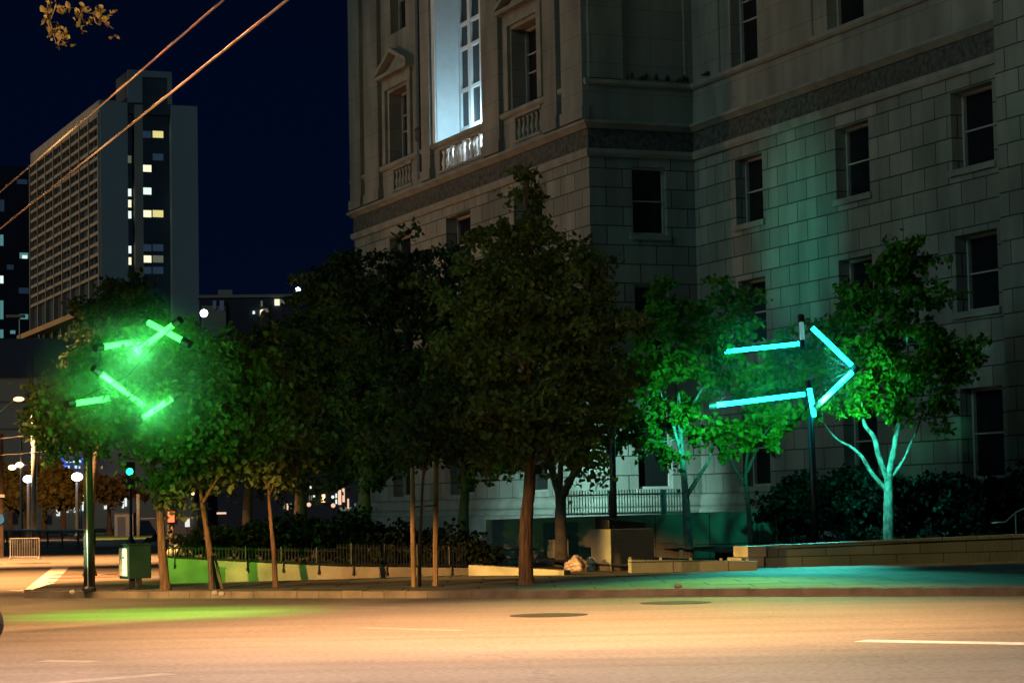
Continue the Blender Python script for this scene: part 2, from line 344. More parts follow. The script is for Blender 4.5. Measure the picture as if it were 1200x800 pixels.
front = [G(28, 700), G(150, 700.5), G(400, 700.5), G(660, 700), G(800, 698), G(1000, 697.5), G(1200, 697)]
d_ = front[-1] - front[-2]; d_ /= np.linalg.norm(d_); front.append(front[-1] + d_ * 22)
back = [front[-1] + np.array([18, 40, 0]), np.array([30, 150, 0]), G(195, 684) + EV * 70, G(185, 684.5), G(60, 690.5)]
inner = []
for i, p in enumerate(front):
    t = front[min(i + 1, len(front) - 1)] - front[max(i - 1, 0)]; t /= np.linalg.norm(t)
    inner.append(p + np.array([-t[1], t[0], 0]) * 0.17)
kb = MB()
for i in range(len(front) - 1):
    a, b2, c, d = front[i], front[i + 1], inner[i + 1], inner[i]
    n = 10
    for k in range(n):
        q = lambda u, v, w: tuple(u + (v - u) * w)
        p0, p1, p2, p3 = a + (b2 - a) * k / n, a + (b2 - a) * (k + .985) / n, d + (c - d) * (k + .985) / n, d + (c - d) * k / n
        h = 0.15 + random.uniform(-.006, .006)
        kb.hexa([(p[0], p[1], -0.01) for p in (p0, p1, p2, p3)] + [(p0[0], p0[1], h - .012), (p1[0], p1[1], h - .012), (p2[0], p2[1], h), (p3[0], p3[1], h)])
tag(kb.build('kerb', M['kerb'], origin=(0, 0, 0)), kind='structure')
sb = MB(); sb.prism([tuple(p[:2]) for p in inner + back], -0.01, 0.146)
tag(sb.build('sidewalk', M['sidewalk'], origin=(0, 0, 0)), kind='structure')

# paint on the road
def stripe(name, x0, y0, x1, y1, w, m):
    a, b = G(x0, y0), G(x1, y1); t = (b - a) / np.linalg.norm(b - a); n = np.array([-t[1], t[0], 0]) * w / 2
    mb = MB(); mb.add([a - n + [0, 0, .004], b - n + [0, 0, .004], b + n + [0, 0, .004], a + n + [0, 0, .004]], [(0, 1, 2, 3)])
    return tag(mb.build(name, m), kind='structure')
stripe('lane_line', 1009, 750.5, 1290, 755.5, 0.42, M['paint'])
stripe('lane_line', 421, 735, 540, 738.5, 0.26, M['paint_worn'])
stripe('lane_line', 395, 710.5, 470, 712, 0.34, M['paint_worn'])
stripe('lane_line', 50, 774, 110, 775, 0.30, M['paint_worn'])
stripe('lane_line', -40, 808, 200, 789, 0.30, M['paint_worn'])
stripe('crosswalk_line', 40, 693, 72, 664, 0.55, M['paint'])
stripe('crosswalk_line', 20, 691, 45, 692, 0.6, M['paint'])
stripe('crosswalk_line', 52, 694, 74, 686.5, 0.6, M['paint'])
for k, yy in enumerate((672, 676, 680.5, 685)):
    stripe('crosswalk_brick_band', 60 - k * 3, yy + 1.5, 150 - k * 2, yy - 1, 1.1 - k * .1, M['brick_pave'])
stripe('street_kerb', -60, 662, 60, 659, 0.9, M['soil'])
# plaza across the side street
sheet('plaza', [G(-200, 643)[:2], G(108, 640)[:2], G(300, 633)[:2], np.array([30, 230]), np.array([-170, 330])], 0.004, M['plaza'])
gp = [G(112, 634.5), G(150, 635), G(235, 632), G(232, 622.0), G(112, 620.5)]
tag(sheet('grass', [p[:2] for p in gp], 0.010, M['grass']), kind='stuff')
sheet('path', [G(110, 641)[:2], G(185, 640)[:2], G(235, 634)[:2], G(150, 635.5)[:2], G(112, 635)[:2]], 0.016, M['concrete'])
# raised earth round the building, behind the walls
tb = MB(); tb.prism([tuple(P(575, 600, 66)[:2] + E2[:2] * 1.5), tuple(P(910, 600, 70.5)[:2]), tuple(P(910, 600, 70.5)[:2] + E1[:2] * 0 + np.array([14, -9])), (34, 70), (30, 110), (-12, 122), (-8.5, 104)], 0.0, 0.55)
tag(tb.build('terrace', M['soil'], origin=(0, 0, 0)), kind='structure')

# ================================================================== CIVIC BUILDING
C0 = P(699, 590, 83.2); C0[2] = 0
BL = empty('civic_building', C0, GRID, 'monumental grey granite civic building with tall window lit pale blue', 'building')
XA, XB, YL, YE = 0.0, 4.28, 26.8, -19.95
mapA = lambda u, z, d: (XA + d, u, z)
mapB = lambda u, z, d: (XB + d, u, z)
mapR = lambda u, z, d: (u, 0.0 + d, z)

def wall_cells(mb, mp, u0, u1, z0, z1, openings):
    us = sorted({u0, u1, *[o[0] for o in openings], *[o[1] for o in openings]}); zs = sorted({z0, z1, *[o[2] for o in openings], *[o[3] for o in openings]})
    us = [u for u in us if u0 <= u <= u1]; zs = [z for z in zs if z0 <= z <= z1]
    for i in range(len(us) - 1):
        for j in range(len(zs) - 1):
            cu, cz = (us[i] + us[i + 1]) / 2, (zs[j] + zs[j + 1]) / 2
            if any(o[0] < cu < o[1] and o[2] < cz < o[3] for o in openings): continue
            mb.quad(mp(us[i], zs[j], 0), mp(us[i + 1], zs[j], 0), mp(us[i + 1], zs[j + 1], 0), mp(us[i], zs[j + 1], 0))
    for a, b, c, d, dep in openings:
        for (ua, za, ub, zb) in ((a, c, b, c), (b, c, b, d), (b, d, a, d), (a, d, a, c)):
            mb.quad(mp(ua, za, 0), mp(ub, zb, 0), mp(ub, zb, dep), mp(ua, za, dep))
def mbox(mb, mp, u0, u1, z0, z1, d0, d1):
    mb.hexa([mp(u0, z0, d0), mp(u1, z0, d0), mp(u1, z0, d1), mp(u0, z0, d1), mp(u0, z1, d0), mp(u1, z1, d0), mp(u1, z1, d1), mp(u0, z1, d1)])

LOW = [(2.3, 5.0), (7.3, 9.6), (11.6, 13.95)]
opA_low = [(a, b, z0, z1, .6) for a, b in ((19.1, 21.9), (11.9, 14.7), (4.4, 7.2)) for z0, z1 in LOW]
opA_up = [(18.94, 21.65, 17.3, 20.5, .7), (4.45, 7.15, 17.3, 20.5, .7), (10.2, 15.55, 17.3, 30.0, 1.1), (19.3, 21.3, 23.1, 26.5, .5), (4.8, 6.8, 23.1, 26.5, .5)]
balA = [(18.7, 21.2, 15.95, 17.02), (10.2, 15.3, 15.95, 17.02), (4.3, 6.9, 15.95, 17.02)]
opR_low = [(1.7, 3.1, z0, z1 + .15, .25) for z0, z1 in LOW]
opB_low = [(-5.2, -3.2, z0, z1, .5) for z0, z1 in LOW] + [(-12.3, -10.2, z0, z1, .5) for z0, z1 in LOW] + [(-19.25, -17.05, z0, z1, .5) for z0, z1 in LOW]
opB_up = [(-5.1, -3.1, 17.32, 20.6, .5), (-12.25, -9.9, 17.32, 20.6, .5), (-19.1, -16.9, 17.32, 20.6, .5)]

lo = MB(); u = MB()
wall_cells(lo, mapA, 0, YL, 1.5, 14.6, opA_low); wall_cells(lo, mapR, 0, XB, 1.0, 14.6, opR_low); wall_cells(lo, mapB, YE, 0, 0.4, 14.6, opB_low)
lo.quad((0, YL, 1.5), (14, YL, 1.5), (14, YL, 14.6), (0, YL, 14.6))
wall_cells(u, mapA, 0, YL, 14.6, 36, opA_up + [(a, b, c, d, .45) for a, b, c, d in balA]); wall_cells(u, mapR, 0, XB, 14.6, 36, []); wall_cells(u, mapB, YE, 0, 14.6, 36, opB_up)
u.quad((0, YL, 14.6), (14, YL, 14.6), (14, YL, 36), (0, YL, 36))
for a, b, c, d in balA: u.quad(mapA(a, c, .45), mapA(b, c, .45), mapA(b, d, .45), mapA(a, d, .45))
wlo = lo.build('lower_wall', M['stone_low'], BL, local=True)
wup = u.build('upper_wall', M['stone_up'], BL, local=True)
# projecting end block on the right wing
eb = MB(); eb.box(XB - .35, XB + 6, -34, YE, 0.3, 36)
eb.build('end_pavilion', M['stone_low'], BL, local=True)
# roof slab that closes the volume
rb = MB(); rb.prism([(0, YL), (0, 0), (XB, 0), (XB, -34), (30, -34), (30, YL)], 36.0, 36.6); rb.build('roof', M['granite'], BL, local=True)

def ring(d, y_end=YE): return [(9.0, YL + d), (-d, YL + d), (-d, -d), (XB - d, -d), (XB - d, y_end)]
def band(name, prof, m):          # profile of (projection, z), closed polygon swept round the plan
    mb = MB(); n = len(prof); k = 5
    rings = [[(*ring(d)[i], z) for d, z in prof] for i in range(k)]
    fs = []
    for i in range(k - 1):
        for j in range(n): fs.append((i * n + j, i * n + (j + 1) % n, (i + 1) * n + (j + 1) % n, (i + 1) * n + j))
    fs += [tuple(range(n)), tuple(range((k - 1) * n, k * n))]
    mb.add([p for r in rings for p in r], fs)
    return mb.build(name, m, BL, local=True)
band('string_course', [(-.05, 14.42), (.10, 14.42), (.16, 14.55), (.16, 14.70), (-.05, 14.70)], M['granite'])
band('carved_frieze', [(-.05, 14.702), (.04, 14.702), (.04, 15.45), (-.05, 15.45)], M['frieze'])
band('cornice', [(-.05, 15.452), (.10, 15.452), (.22, 15.56), (.30, 15.62), (.30, 15.72), (-.05, 15.80)], M['granite'])
band('sill_course', [(-.03, 17.04), (.08, 17.04), (.16, 17.12), (.16, 17.26), (-.03, 17.29)], M['granite'])
band('base_moulding', [(-.05, 1.42), (.30, 1.42), (.30, 1.52), (.16, 1.62), (.22, 1.70), (.22, 1.80), (.10, 1.98), (.12, 2.06), (-.05, 2.12)], M['granite'])
band('plinth', [(-.05, 0.0), (.34, 0.0), (.34, 1.25), (.26, 1.418), (-.05, 1.418)], M['concrete'])

for a, b in ((22.65, 24.6), (25.2, YL - .03), (15.95, 17.0), (8.1, 9.9), (2.4, 3.6), (0.03, 1.9)):
    pm = MB(); mbox(pm, mapA, a, b, 15.83, 36, -.20, .05)
    mbox(pm, mapA, a - .07, b + .07, 15.801, 16.25, -.27, .05); pm.build('pilaster', M['stone_up'], BL, local=True)
for a, b in ((0.02, 1.4), (3.93, XB - .02)):
    pm = MB(); mbox(pm, mapR, a, b, 17.3, 36, -.13, .05); pm.build('pilaster', M['stone_up'], BL, local=True)
for a, b in ((-9.0, -6.1), (-16.2, -13.2), (-2.3, -0.2)):
    pm = MB(); mbox(pm, mapB, a, b, 17.3, 36, -.06, .05); pm.build('pilaster', M['stone_up'], BL, local=True)
# pediments over the side windows
for c in (20.4, 5.8):
    p = MB(); hw, z0, pk = 2.1, 21.15, 0.98
    for mp_ in (mapA,):
        mbox(p, mp_, c - hw, c + hw, z0, z0 + .16, -.42, .05)
        for s in (-1, 1):
            a, b = (c + s * hw, z0 + .163), (c, z0 + pk)
            p.hexa([mp_(a[0], a[1], -.42), mp_(b[0], b[1], -.42), mp_(b[0], b[1], .05), mp_(a[0], a[1], .05), mp_(a[0], a[1] + .2, -.42), mp_(b[0], b[1] + .2, -.42), mp_(b[0], b[1] + .2, .05), mp_(a[0], a[1] + .2, .05)])
        p.add([mp_(c - hw + .2, z0 + .165, -.06), mp_(c + hw - .2, z0 + .165, -.06), mp_(c, z0 + pk - .02, -.06)], [(0, 1, 2)])
        mbox(p, mp_, c - hw + .25, c + hw - .25, z0 - .5, z0 - .003, -.12, .05)
        for s in (-1, 1): mbox(p, mp_, c + s * 1.66 - .2, c + s * 1.66 + .2, 17.3, z0 - .503, -.14, .05)
    p.build('pediment', M['granite'], BL, local=True)
# sills and lintels of the lower windows
for mp_, ops in ((mapA, opA_low), (mapB, opB_low), (mapR, opR_low)):
    for a, b, z0, z1, dep in ops:
        s_ = MB(); mbox(s_, mp_, a - .12, b + .12, z0 - .2, z0 - .004, -.09, dep - .02); s_.build('window_sill', M['granite'], BL, local=True)

def window(mp_, a, b, z0, z1, dep, frame_m, nv=1, rails=(0.5,), fw=.09, mw=.05):
    f = MB(); d0, d1 = dep - .10, dep + .02
    mbox(f, mp_, a, a + fw, z0, z1, d0, d1); mbox(f, mp_, b - fw, b, z0, z1, d0, d1)
    mbox(f, mp_, a + fw, b - fw, z0, z0 + fw, d0, d1); mbox(f, mp_, a + fw, b - fw, z1 - fw, z1, d0, d1)
    for r in rails:
        zz = z0 + (z1 - z0) * r; mbox(f, mp_, a + fw, b - fw, zz - mw / 2, zz + mw / 2, d0 + .02, d1 - .01)
    for k in range(1, nv):
        uu = a + (b - a) * k / nv; mbox(f, mp_, uu - mw, uu + mw, z0 + fw, z1 - fw, d0 - .01, d1 + .002)
    o = f.build('window', frame_m, BL, local=True)
    p = MB(); p.quad(mp_(a, z0, dep + .01), mp_(b, z0, dep + .01), mp_(b, z1, dep + .01), mp_(a, z1, dep + .01)); p.build('pane', M['pane'], o, local=True)
    return o
for mp_, ops in ((mapA, opA_low), (mapB, opB_low), (mapR, opR_low)):
    for a, b, z0, z1, dep in ops: window(mp_, a, b, z0, z1, dep, M['sash'])
for a, b, z0, z1, dep in opB_up: window(mapB, a, b, z0, z1, dep, M['sash'], rails=(.5, .72))
for i, (a, b, z0, z1, dep) in enumerate(opA_up):
    if i == 2:
        o = window(mapA, a, b, z0, z1, dep, M['pale_frame'], nv=4, rails=(.045, .175, .317, .40, .56, .7), fw=.24, mw=.15); o['label'] = 'tall multi-pane window lit from below'
    else: window(mapA, a, b, z0, z1, dep, M['sash'], rails=(.45, .68))
# surround of the big window, its lamplit paleness put into the colour
lin = MB()
mbox(lin, mapA, 15.50, 15.552, 17.33, 29.9, -.02, 1.0); mbox(lin, mapA, 10.2, 10.25, 17.33, 29.9, -.02, 1.0)
for s in (15.56,): mbox(lin, mapA, s, s + .32, 17.30, 30.0, -.09, .05)
lin.build('window_surround', M['pale_frame'], BL, local=True)
# balustrades
BP = [(.07, 0), (.10, .03), (.10, .10), (.06, .16), (.11, .34), (.105, .42), (.06, .66), (.05, .78), (.09, .86), (.09, .95), (.07, 1.0)]
for (a, b, c, d), nb in zip(balA, (6, 11, 6)):
    r = MB(); mbox(r, mapA, a - .02, b + .02, d - .10, d + .018, -.06, .44); mbox(r, mapA, a - .02, b + .02, c - .02, c + .08, -.06, .44)
    ro = r.build('balustrade', M['granite'], BL, local=True)
    base = None
    for k in range(nb):
        yy = a + (b - a) * (k + .5) / nb
        if base is None:
            q = MB(); q.lathe([(rr * 1.1, zz * (d - c - .18)) for rr, zz in BP], (0, 0, 0), 10); base = q.build('baluster', M['pale_frame' if nb == 11 else 'granite'], ro, local=True, smooth=True); bo = base  # middle row paler: lamplight put into the baluster colour
        else:
            bo = base.copy(); COL.objects.link(bo); bo.parent = ro
        bo.location = (0.12, yy, c + .08)
# downpipe
dp = MB(); dp.tube([(-.12, 17.45, 16.0), (-.12, 17.45, 34)], .11, 8); dp.lathe([(.11, 0), (.2, .15), (.2, .5), (.24, .55), (.11, .7)], (-.12, 17.45, 17.6), 10); dp.build('downpipe', M['blue_iron'], BL, local=True)

def bl(x, y, z): return tuple(wm(BL) @ Vector((x, y, z)))
# floodlights standing on the sill of the tall window
for (yy, pw) in ((13.0, 260), (10.9, 160)):
    fl = empty('floodlight', bl(.75, yy, 17.30), GRID, 'small white floodlight on the tall window sill' + (', near its middle' if yy > 12 else ', by its near jamb'), 'floodlight', 'window floodlights')
    hb = MB(); hb.box(-.1, .1, -.15, .15, .02, .2); hb.build('housing', M['black'], fl, local=True)
    lb = MB(); lb.box(-.09, .09, -.13, .13, .202, .21); lb.build('lens', M['lit_white'], fl, local=True)
    point('window_flood_lamp', bl(.45, yy, 17.75), pw, (0.48, 0.84, 1.0), 0.1)
for yy, pw in ((10.5, 34), (12.3, 20), (14.0, 8)): point('balustrade_lamp', bl(.34, yy, 16.7), pw, (0.75, 0.92, 1.0), 0.05)

# pigeons on the ledges
def pigeon(name, loc, rz, label):
    t = empty(name, loc, rz, label, 'pigeon', 'pigeons roosting on the ledge')
    b = MB(); b.ball((0, 0, .12), .085, .15, .09, 10, 6); b.ball((0, -.13, .24), .05, .06, .055, 8, 6); b.tube([(0, -.09, .16), (0, -.12, .22)], [.06, .045], 8)
    b.tube([(0, .10, .10), (0, .26, .06)], [.06, .03], 6); b.build('body', M['pigeon'], t, local=True, smooth=True)
    k = MB(); k.tube([(0, -.19, .24), (0, -.225, .225)], [.014, .004], 5); k.tube([(.03, 0, .05), (.03, 0, 0)], .01, 5); k.tube([(-.03, 0, .05), (-.03, 0, 0)], .01, 5); k.build('beak_and_legs', M['sash'], t, local=True)
words = ['leftmost pigeon on the ledge of the return wall', 'second pigeon from the left on the return wall ledge', 'plump pigeon in the middle of the return wall ledge', 'pigeon right of the middle on the return wall ledge', 'pigeon roosting beside the inner corner of the building', 'pigeon tucked right into the inner corner ledge']
for k, (xx, rz) in enumerate(((1.68, .3), (2.25, 1.8), (2.75, -.4), (3.2, 2.6), (3.75, .9), (4.0, -1.2))):
    pigeon('pigeon', bl(xx, -.09, 17.285), GRID + rz, words[k])
pigeon('pigeon', bl(XB - .09, -1.5, 17.285), GRID + 1.2, 'lone pigeon on the long wing ledge near the corner')

# ================================================================== HOTEL TOWER (left)
CT = P(120, 606, 600); CT[2] = 0
TW = empty('hotel_tower', CT, GRID, 'tall pale concrete hotel tower with gridded side and scattered lit windows', 'tower')
t = MB(); t.box(0.6, 26.2, 2.0, 95, 0, 107.5); t.build('core', M['tower_dark'], TW, local=True)
t = MB(); t.box(0.02, 7.3, -.3, 1.99, 0, 110.3); t.box(19.0, 26.2, -.3, 1.99, 0, 110.3); t.build('end_wall', M['tower_stone'], TW, local=True)
t = MB(); t.box(9.2, 11.4, -.15, 1.99, 0, 110.0); t.build('pier', M['tower_warm'], TW, local=True)
t = MB(); t.box(7.5, 19.1, 0, 14, 107.6, 119); t.build('penthouse', M['tower_dark'], TW, local=True)
t = MB(); t.box(7.4, 11.3, -.4, -.01, 110.5, 119.2); t.box(18.2, 19.3, -.4, -.01, 110.5, 119.2); t.box(11.3, 18.2, -.4, -.01, 117.5, 119.2); t.build('penthouse_frame', M['tower_stone'], TW, local=True)
t = MB(); t.box(-.2, 5, 0, 95.5, 107.55, 110.8); t.build('parapet', M['tower_warm'], TW, local=True)
fl_h, colw = 2.82, 95.2 / 8
g = MB()
for c in range(9): g.box(-.6, .55, c * colw - .35 + .35, c * colw + .35 + .35, 55.9, 107.54)
for r in range(20):
    z = 107.5 - r * fl_h
    if z > 64: g.box(-.35, .58, .7, 95, z - .95, z - .1)
g.box(-.5, .58, .7, 95, 64.2, 64.7)
g.build('facade_grid', M['tower_warm'], TW, local=True)
t = MB(); t.box(-4.5, .5, -.2, 95.6, 54.4, 55.85); t.build('soffit', mat('soffit_uplight_paint', (0.45, 0.27, 0.12), .8, .15, .1), TW, local=True)  # orange uplight put into the soffit's base colour
t = MB()
for c in range(9): t.box(-1.0, .5, c * colw + .1, c * colw + 1.0, 0, 54.39)
t.build('columns', M['tower_warm'], TW, local=True)
# guest room windows: each its own part; the farthest ones as one
cells = []
for c in range(8):
    for r in range(15):
        cells.append((c, r))
cells.sort(key=lambda q: q[0] * 10 + q[1] * .1)
wq = MB(); wq.quad((0, 0, 0), (0, 6.6, 0), (0, 6.6, 1.85), (0, 0, 1.85)); wme = None
lit = {(1, 3): 'lit_dim', (4, 4): 'lit_pale', (5, 8): 'lit_pale', (0, 5): 'lit_dim', (1, 8): 'lit_teal', (1, 10): 'lit_dim', (0, 12): 'lit_pale', (3, 14): 'lit_white', (6, 9): 'lit_dim', (6, 2): 'lit_white', (6, 12): 'lit_teal', (5, 1): 'lit_dim', (2, 6): 'lit_blue', (1, 12): 'lit_teal', (2, 9): 'lit_blue', (0, 9): 'lit_dim'}
rest = MB()
for i, (c, r) in enumerate(cells):
    y0 = c * colw + 1.2 + (2.2 if r % 3 == 1 else 1.0); z0 = 107.5 - r * fl_h - fl_h + .1
    if i >= 100 and (c, r) not in lit:
        rest.quad((.585, y0, z0), (.585, y0 + 6.6, z0), (.585, y0 + 6.6, z0 + 1.85), (.585, y0, z0 + 1.85)); continue
    if wme is None:
        o = wq.build('window', M['pane'], TW, local=True); wme = o.data
    elif (c, r) in lit:
        q = MB(); q.quad((0, 0, 0), (0, 3.2, 0), (0, 3.2, 1.5), (0, 0, 1.5)); o = q.build('window', M[lit[(c, r)]], TW, local=True); o['label'] = 'lit guest room window'
    else:
        o = bpy.data.objects.new('window', wme); COL.objects.link(o); o.parent = TW
    o.location = (.585, y0, z0)
tag(rest.build('window', M['pane'], TW, local=True), kind='stuff')
# stairwell slot and lobby windows on the end
def T2(x, y):
    d = ray(x, y); p = ORG + d * (((CT - ORG) @ E2) / (d @ E2)); q = p - CT; return q @ E1, p[2]
def twin(x0, y0, x1, y1, m):
    (a, zt), (b, zb) = T2(x0, y0), T2(x1, y1); q = MB(); q.quad((a, 1.97, zb), (b, 1.97, zb), (b, 1.97, zt), (a, 1.97, zt)); o = q.build('window', M[m], TW, local=True); return o
for y, m in ((181, 'lit_dim'), (220, 'lit_white'), (233, 'lit_pale'), (246, 'lit_white'), (287, 'lit_white'), (300.5, 'lit_pale')): twin(150.5, y, 156, y + 9, m)
for r in range(17):
    y = 152 + r * 13.3
    for k, x in enumerate((167, 181)):
        m = {(0, 1): 'lit_yellow', (3, 0): 'lit_pale', (5, 0): 'lit_white', (7, 0): 'lit_pale', (7, 1): 'lit_yellow', (11, 0): 'lit_pale', (11, 1): 'lit_dim', (10, 0): 'lit_blue', (10, 1): 'lit_blue', (12, 1): 'lit_blue', (0, 0): 'lit_blue', (2, 1): 'lit_blue', (12, 0): 'lit_blue'}.get((r, k), 'tower_dark')
        w = twin(x, y, x + 12.5, y + 8.5, m)
        if m not in ('tower_dark', 'lit_blue'): w['label'] = 'lit window'

# dark office tower at the edge of the frame
c = P(36, 606, 760); c[2] = 0
DT = empty('office_tower', c, GRID, 'dark navy office tower cut off by the left edge with a few teal windows', 'tower')
t = MB(); t.box(-75, 0, 0, 40, 0, 118); t.box(-75, -14, .5, 40, 118.01, 130); t.build('body', M['navy'], DT, local=True)
def dwin(x0, y0, x1, y1, m):
    def q(x, y):
        d = ray(x, y); p = ORG + d * (((c - ORG) @ E2 - .06) / (d @ E2)); r = p - c; return r @ E1, p[2]
    (a, zt), (b, zb) = q(x0, y0), q(x1, y1); k = MB(); k.box(a, b, -.06, -.01, zb, zt); k.build('window', M[m], DT, local=True)
for w in ((0, 275, 4, 288, 'lit_teal'), (0, 323, 4, 332, 'lit_white'), (0, 352, 4, 374, 'lit_teal'), (0, 386, 4, 396, 'lit_teal'), (23, 296, 33, 303, 'lit_teal'), (26, 299, 32, 303, 'lit_white'), (22, 337, 34, 344, 'lit_blue'), (23, 368, 33, 374, 'lit_teal'), (12, 387, 18, 391, 'lit_teal'), (0, 234, 5, 248, 'lit_blue'), (20, 210, 32, 216, 'lit_blue'), (8, 310, 16, 316, 'lit_blue')): dwin(*w)

# distant apartment block with lit rooms, right of the hotel
c2 = P(236, 606, 400); c2[2] = 0
AP = empty('apartment_block', c2, math.radians(4), 'low dark apartment block with lit top rooms right of the hotel', 'building')
t = MB(); t.box(0, 17.5, 0, 14, 0, 39.2); t.build('wall', M['navy'], AP, local=True)
t = MB(); t.box(-.3, 17.8, -.3, 14.3, 39.21, 39.7); t.box(3, 5.5, 4, 7, 39.71, 41); t.build('roof', M['tower_stone'], AP, local=True)
t = MB(); t.box(.4, 4.6, -.4, -.01, 30, 37.8); t.build('bay', M['tower_stone'], AP, local=True)
def apwin(x0, y0, x1, y1, m):
    p, q = P(x0, y0, 399.5) - c2, P(x1, y1, 399.5) - c2; k = MB(); k.box(p[0], q[0], -.55, -.02, q[2], p[2]); k.build('window', M[m], AP, local=True)
for w in ((321, 350, 327, 357, 'lit_pale'), (327.5, 350, 333, 355, 'lit_dim'), (304, 362, 308, 369, 'lit_pale'), (308.5, 361, 314, 365, 'lit_dim'), (295.5, 364, 298, 368, 'lit_white'), (305, 352, 307, 358, 'lit_dim'), (249, 352, 253, 362, 'lit_blue'), (257, 352, 262, 364, 'lit_blue')): apwin(*w)
def bulb(name, x, y, D, r, m, label, cat='lamp', group=None, postz=None):
    p = P(x, y, D); z0 = p[2] - 1.6 if postz is None else postz
    e = empty(name, (p[0], p[1], z0), 0, label, cat, group)
    k = MB(); k.tube([(0, 0, 0), (0, 0, p[2] - z0 - r)], .06, 6); k.build('post', M['black'], e, local=True)
    k = MB(); k.ball((0, 0, p[2] - z0), r, r, r, 10, 8); k.build('bulb', M[m], e, local=True, smooth=True)
    return e
bulb('roof_lamp', 349, 339.5, 402, .42, 'lamp_blue', 'bright white lamp on the apartment block roof edge', postz=39.7)
bulb('street_lamp', 239, 367, 300, .5, 'lamp_blue', 'white lamp glowing between the trees below the hotel', 'street lamp', postz=0)

# long pale hall across the plaza at the far left
c3 = P(-60, 606, 320); c3[2] = 0
HL = empty('exhibition_hall', c3, 0, 'long plain stucco hall behind the orange lit plaza trees', 'building')
t = MB(); t.box(-25, 34, 0, 30, 0, 21.2); t.build('wall', M['stucco'], HL, local=True)
t = MB(); t.box(-25.2, 34.2, -.4, 30, 21.21, 26.5); t.build('roof_storey', M['navy'], HL, local=True)
t = MB(); t.box(-25.1, 34.1, -.25, -.01, 14.0, 14.3); t.box(-25.1, 34.1, -.25, -.01, 17.8, 18.05); t.build('wall_course', M['tower_stone'], HL, local=True)
def hwin(x0, y0, x1, y1, m):
    p, q = P(x0, y0, 319.9) - c3, P(x1, y1, 319.9) - c3; k = MB(); k.box(p[0], q[0], -.1, -.01, max(q[2], .2), p[2]); k.build('window', M[m], HL, local=True)
for x0, y0, x1, y1, m in ((66, 588, 70, 604, 'lit_white'), (78, 587, 80, 600, 'lit_white'), (82, 587, 85, 597, 'lit_white'), (86.5, 588, 88.5, 600, 'lit_white'), (91, 584, 99, 598, 'lit_white'), (103, 586, 106, 594, 'lit_pale'), (122, 584, 125, 596, 'lit_white'), (127, 585, 130, 595, 'lit_white'), (143, 586, 145, 595, 'lit_white'), (146, 582, 148.5, 593, 'lit_white'), (0, 588, 3, 602, 'lit_white'), (50, 603, 60, 614, 'navy'), (14, 600, 20, 614, 'navy')): hwin(x0, y0, x1, y1, m)
# blue illuminated sign on that hall
p, q = P(62, 536.5, 318.8), P(111, 549.5, 318.8)
SG = empty('illuminated_sign', ((p[0] + q[0]) / 2, 319.2, q[2]), 0, 'wide blue illuminated sign with two rows of letters on the stucco hall', 'sign')
w_ = (q[0] - p[0]) / 2; hh = p[2] - q[2]; rs = random.Random(4)
for xa, xb, z0, z1 in ((-w_, -w_ * .35, 0, hh * .42), (-w_, -w_ * .45, hh * .5, hh), (w_ * .35, w_, hh * .5, hh * .95)):
    k = MB(); k.box(xa, xb, -.25, .3, z0, z1); k.build('panel', M['sign_blue'], SG, local=True)
for row in range(2):
    x = -w_ + .25
    while x < w_ - .3:
        lw = rs.choice((.25, .32, .4)); z0 = hh * (.08 + .5 * row); sh = rs.random()
        if rs.random() < .84:
            k = MB(); k.box(x, x + lw * .8, -.33, -.26, z0 + .06 * sh, z0 + .30 + .16 * sh)
            k.build('letter', M['sign_text'], SG, local=True)
        x += lw + .16

# far street seen between the trunks: a low shop row with lit windows
c4 = P(255, 606, 290); c4[2] = 0
SH = empty('shop_row', c4, 0, 'distant low row of shops with pink lit windows seen between trunks', 'building')
t = MB(); t.box(0, 19, 0, 12, 0, 8.5); t.build('wall', M['navy'], SH, local=True)
t = MB(); t.box(-.3, 19.3, -.4, 12, 8.51, 9); t.build('roof', M['tower_dark'], SH, local=True)
def shwin(x0, y0, x1, y1, m):
    p, q = P(x0, y0, 289.9) - c4, P(x1, y1, 289.9) - c4; k = MB(); k.box(p[0], q[0], -.12, -.01, max(q[2], .1), p[2]); k.build('window', M[m], SH, local=True)
for w in ((396, 573, 400, 591, 'lit_pink'), (401, 572, 404, 588, 'lit_pink'), (393, 578, 395, 583, 'lit_white'), (393, 585, 395, 590, 'lit_white'), (376, 579, 381, 588, 'lit_warm'), (362, 580, 366, 586, 'lit_dim'), (367, 580, 369, 585, 'lit_pale'), (407, 584, 409, 596, 'lit_pink'), (398, 594, 412, 598, 'lit_dim'), (399, 605, 414, 610, 'lit_dim'), (336, 588, 338, 597, 'lit_pink'), (340, 589, 342, 596, 'lit_dim'), (332, 589, 334, 596, 'lit_dim'), (254, 600, 265, 602, 'lit_pink')): shwin(*w)
for i, (x, y, m) in enumerate(((363.5, 571, 'lit_pale'), (362, 591, 'lit_pink'), (390, 582, 'lit_white'), (390.5, 592, 'lit_pink'), (226, 578, 'lit_warm'), (417, 591, 'lit_teal'))):
    lab = ['yellow lamp high above the far shops between two trunks', 'pink round lamp low in front of the far shops', 'white lamp beside the brightest pink shop window', 'small pink lamp under the white lamp by the shops', 'dim orange lamp behind the staked green tree', 'faint lamp at the right end of the far shops'][i]
    bulb('far_street_lamp', x, y, 270, .19 if m != 'lit_pink' else .26, m, lab, 'street lamp', 'lamps on the far street', 0)

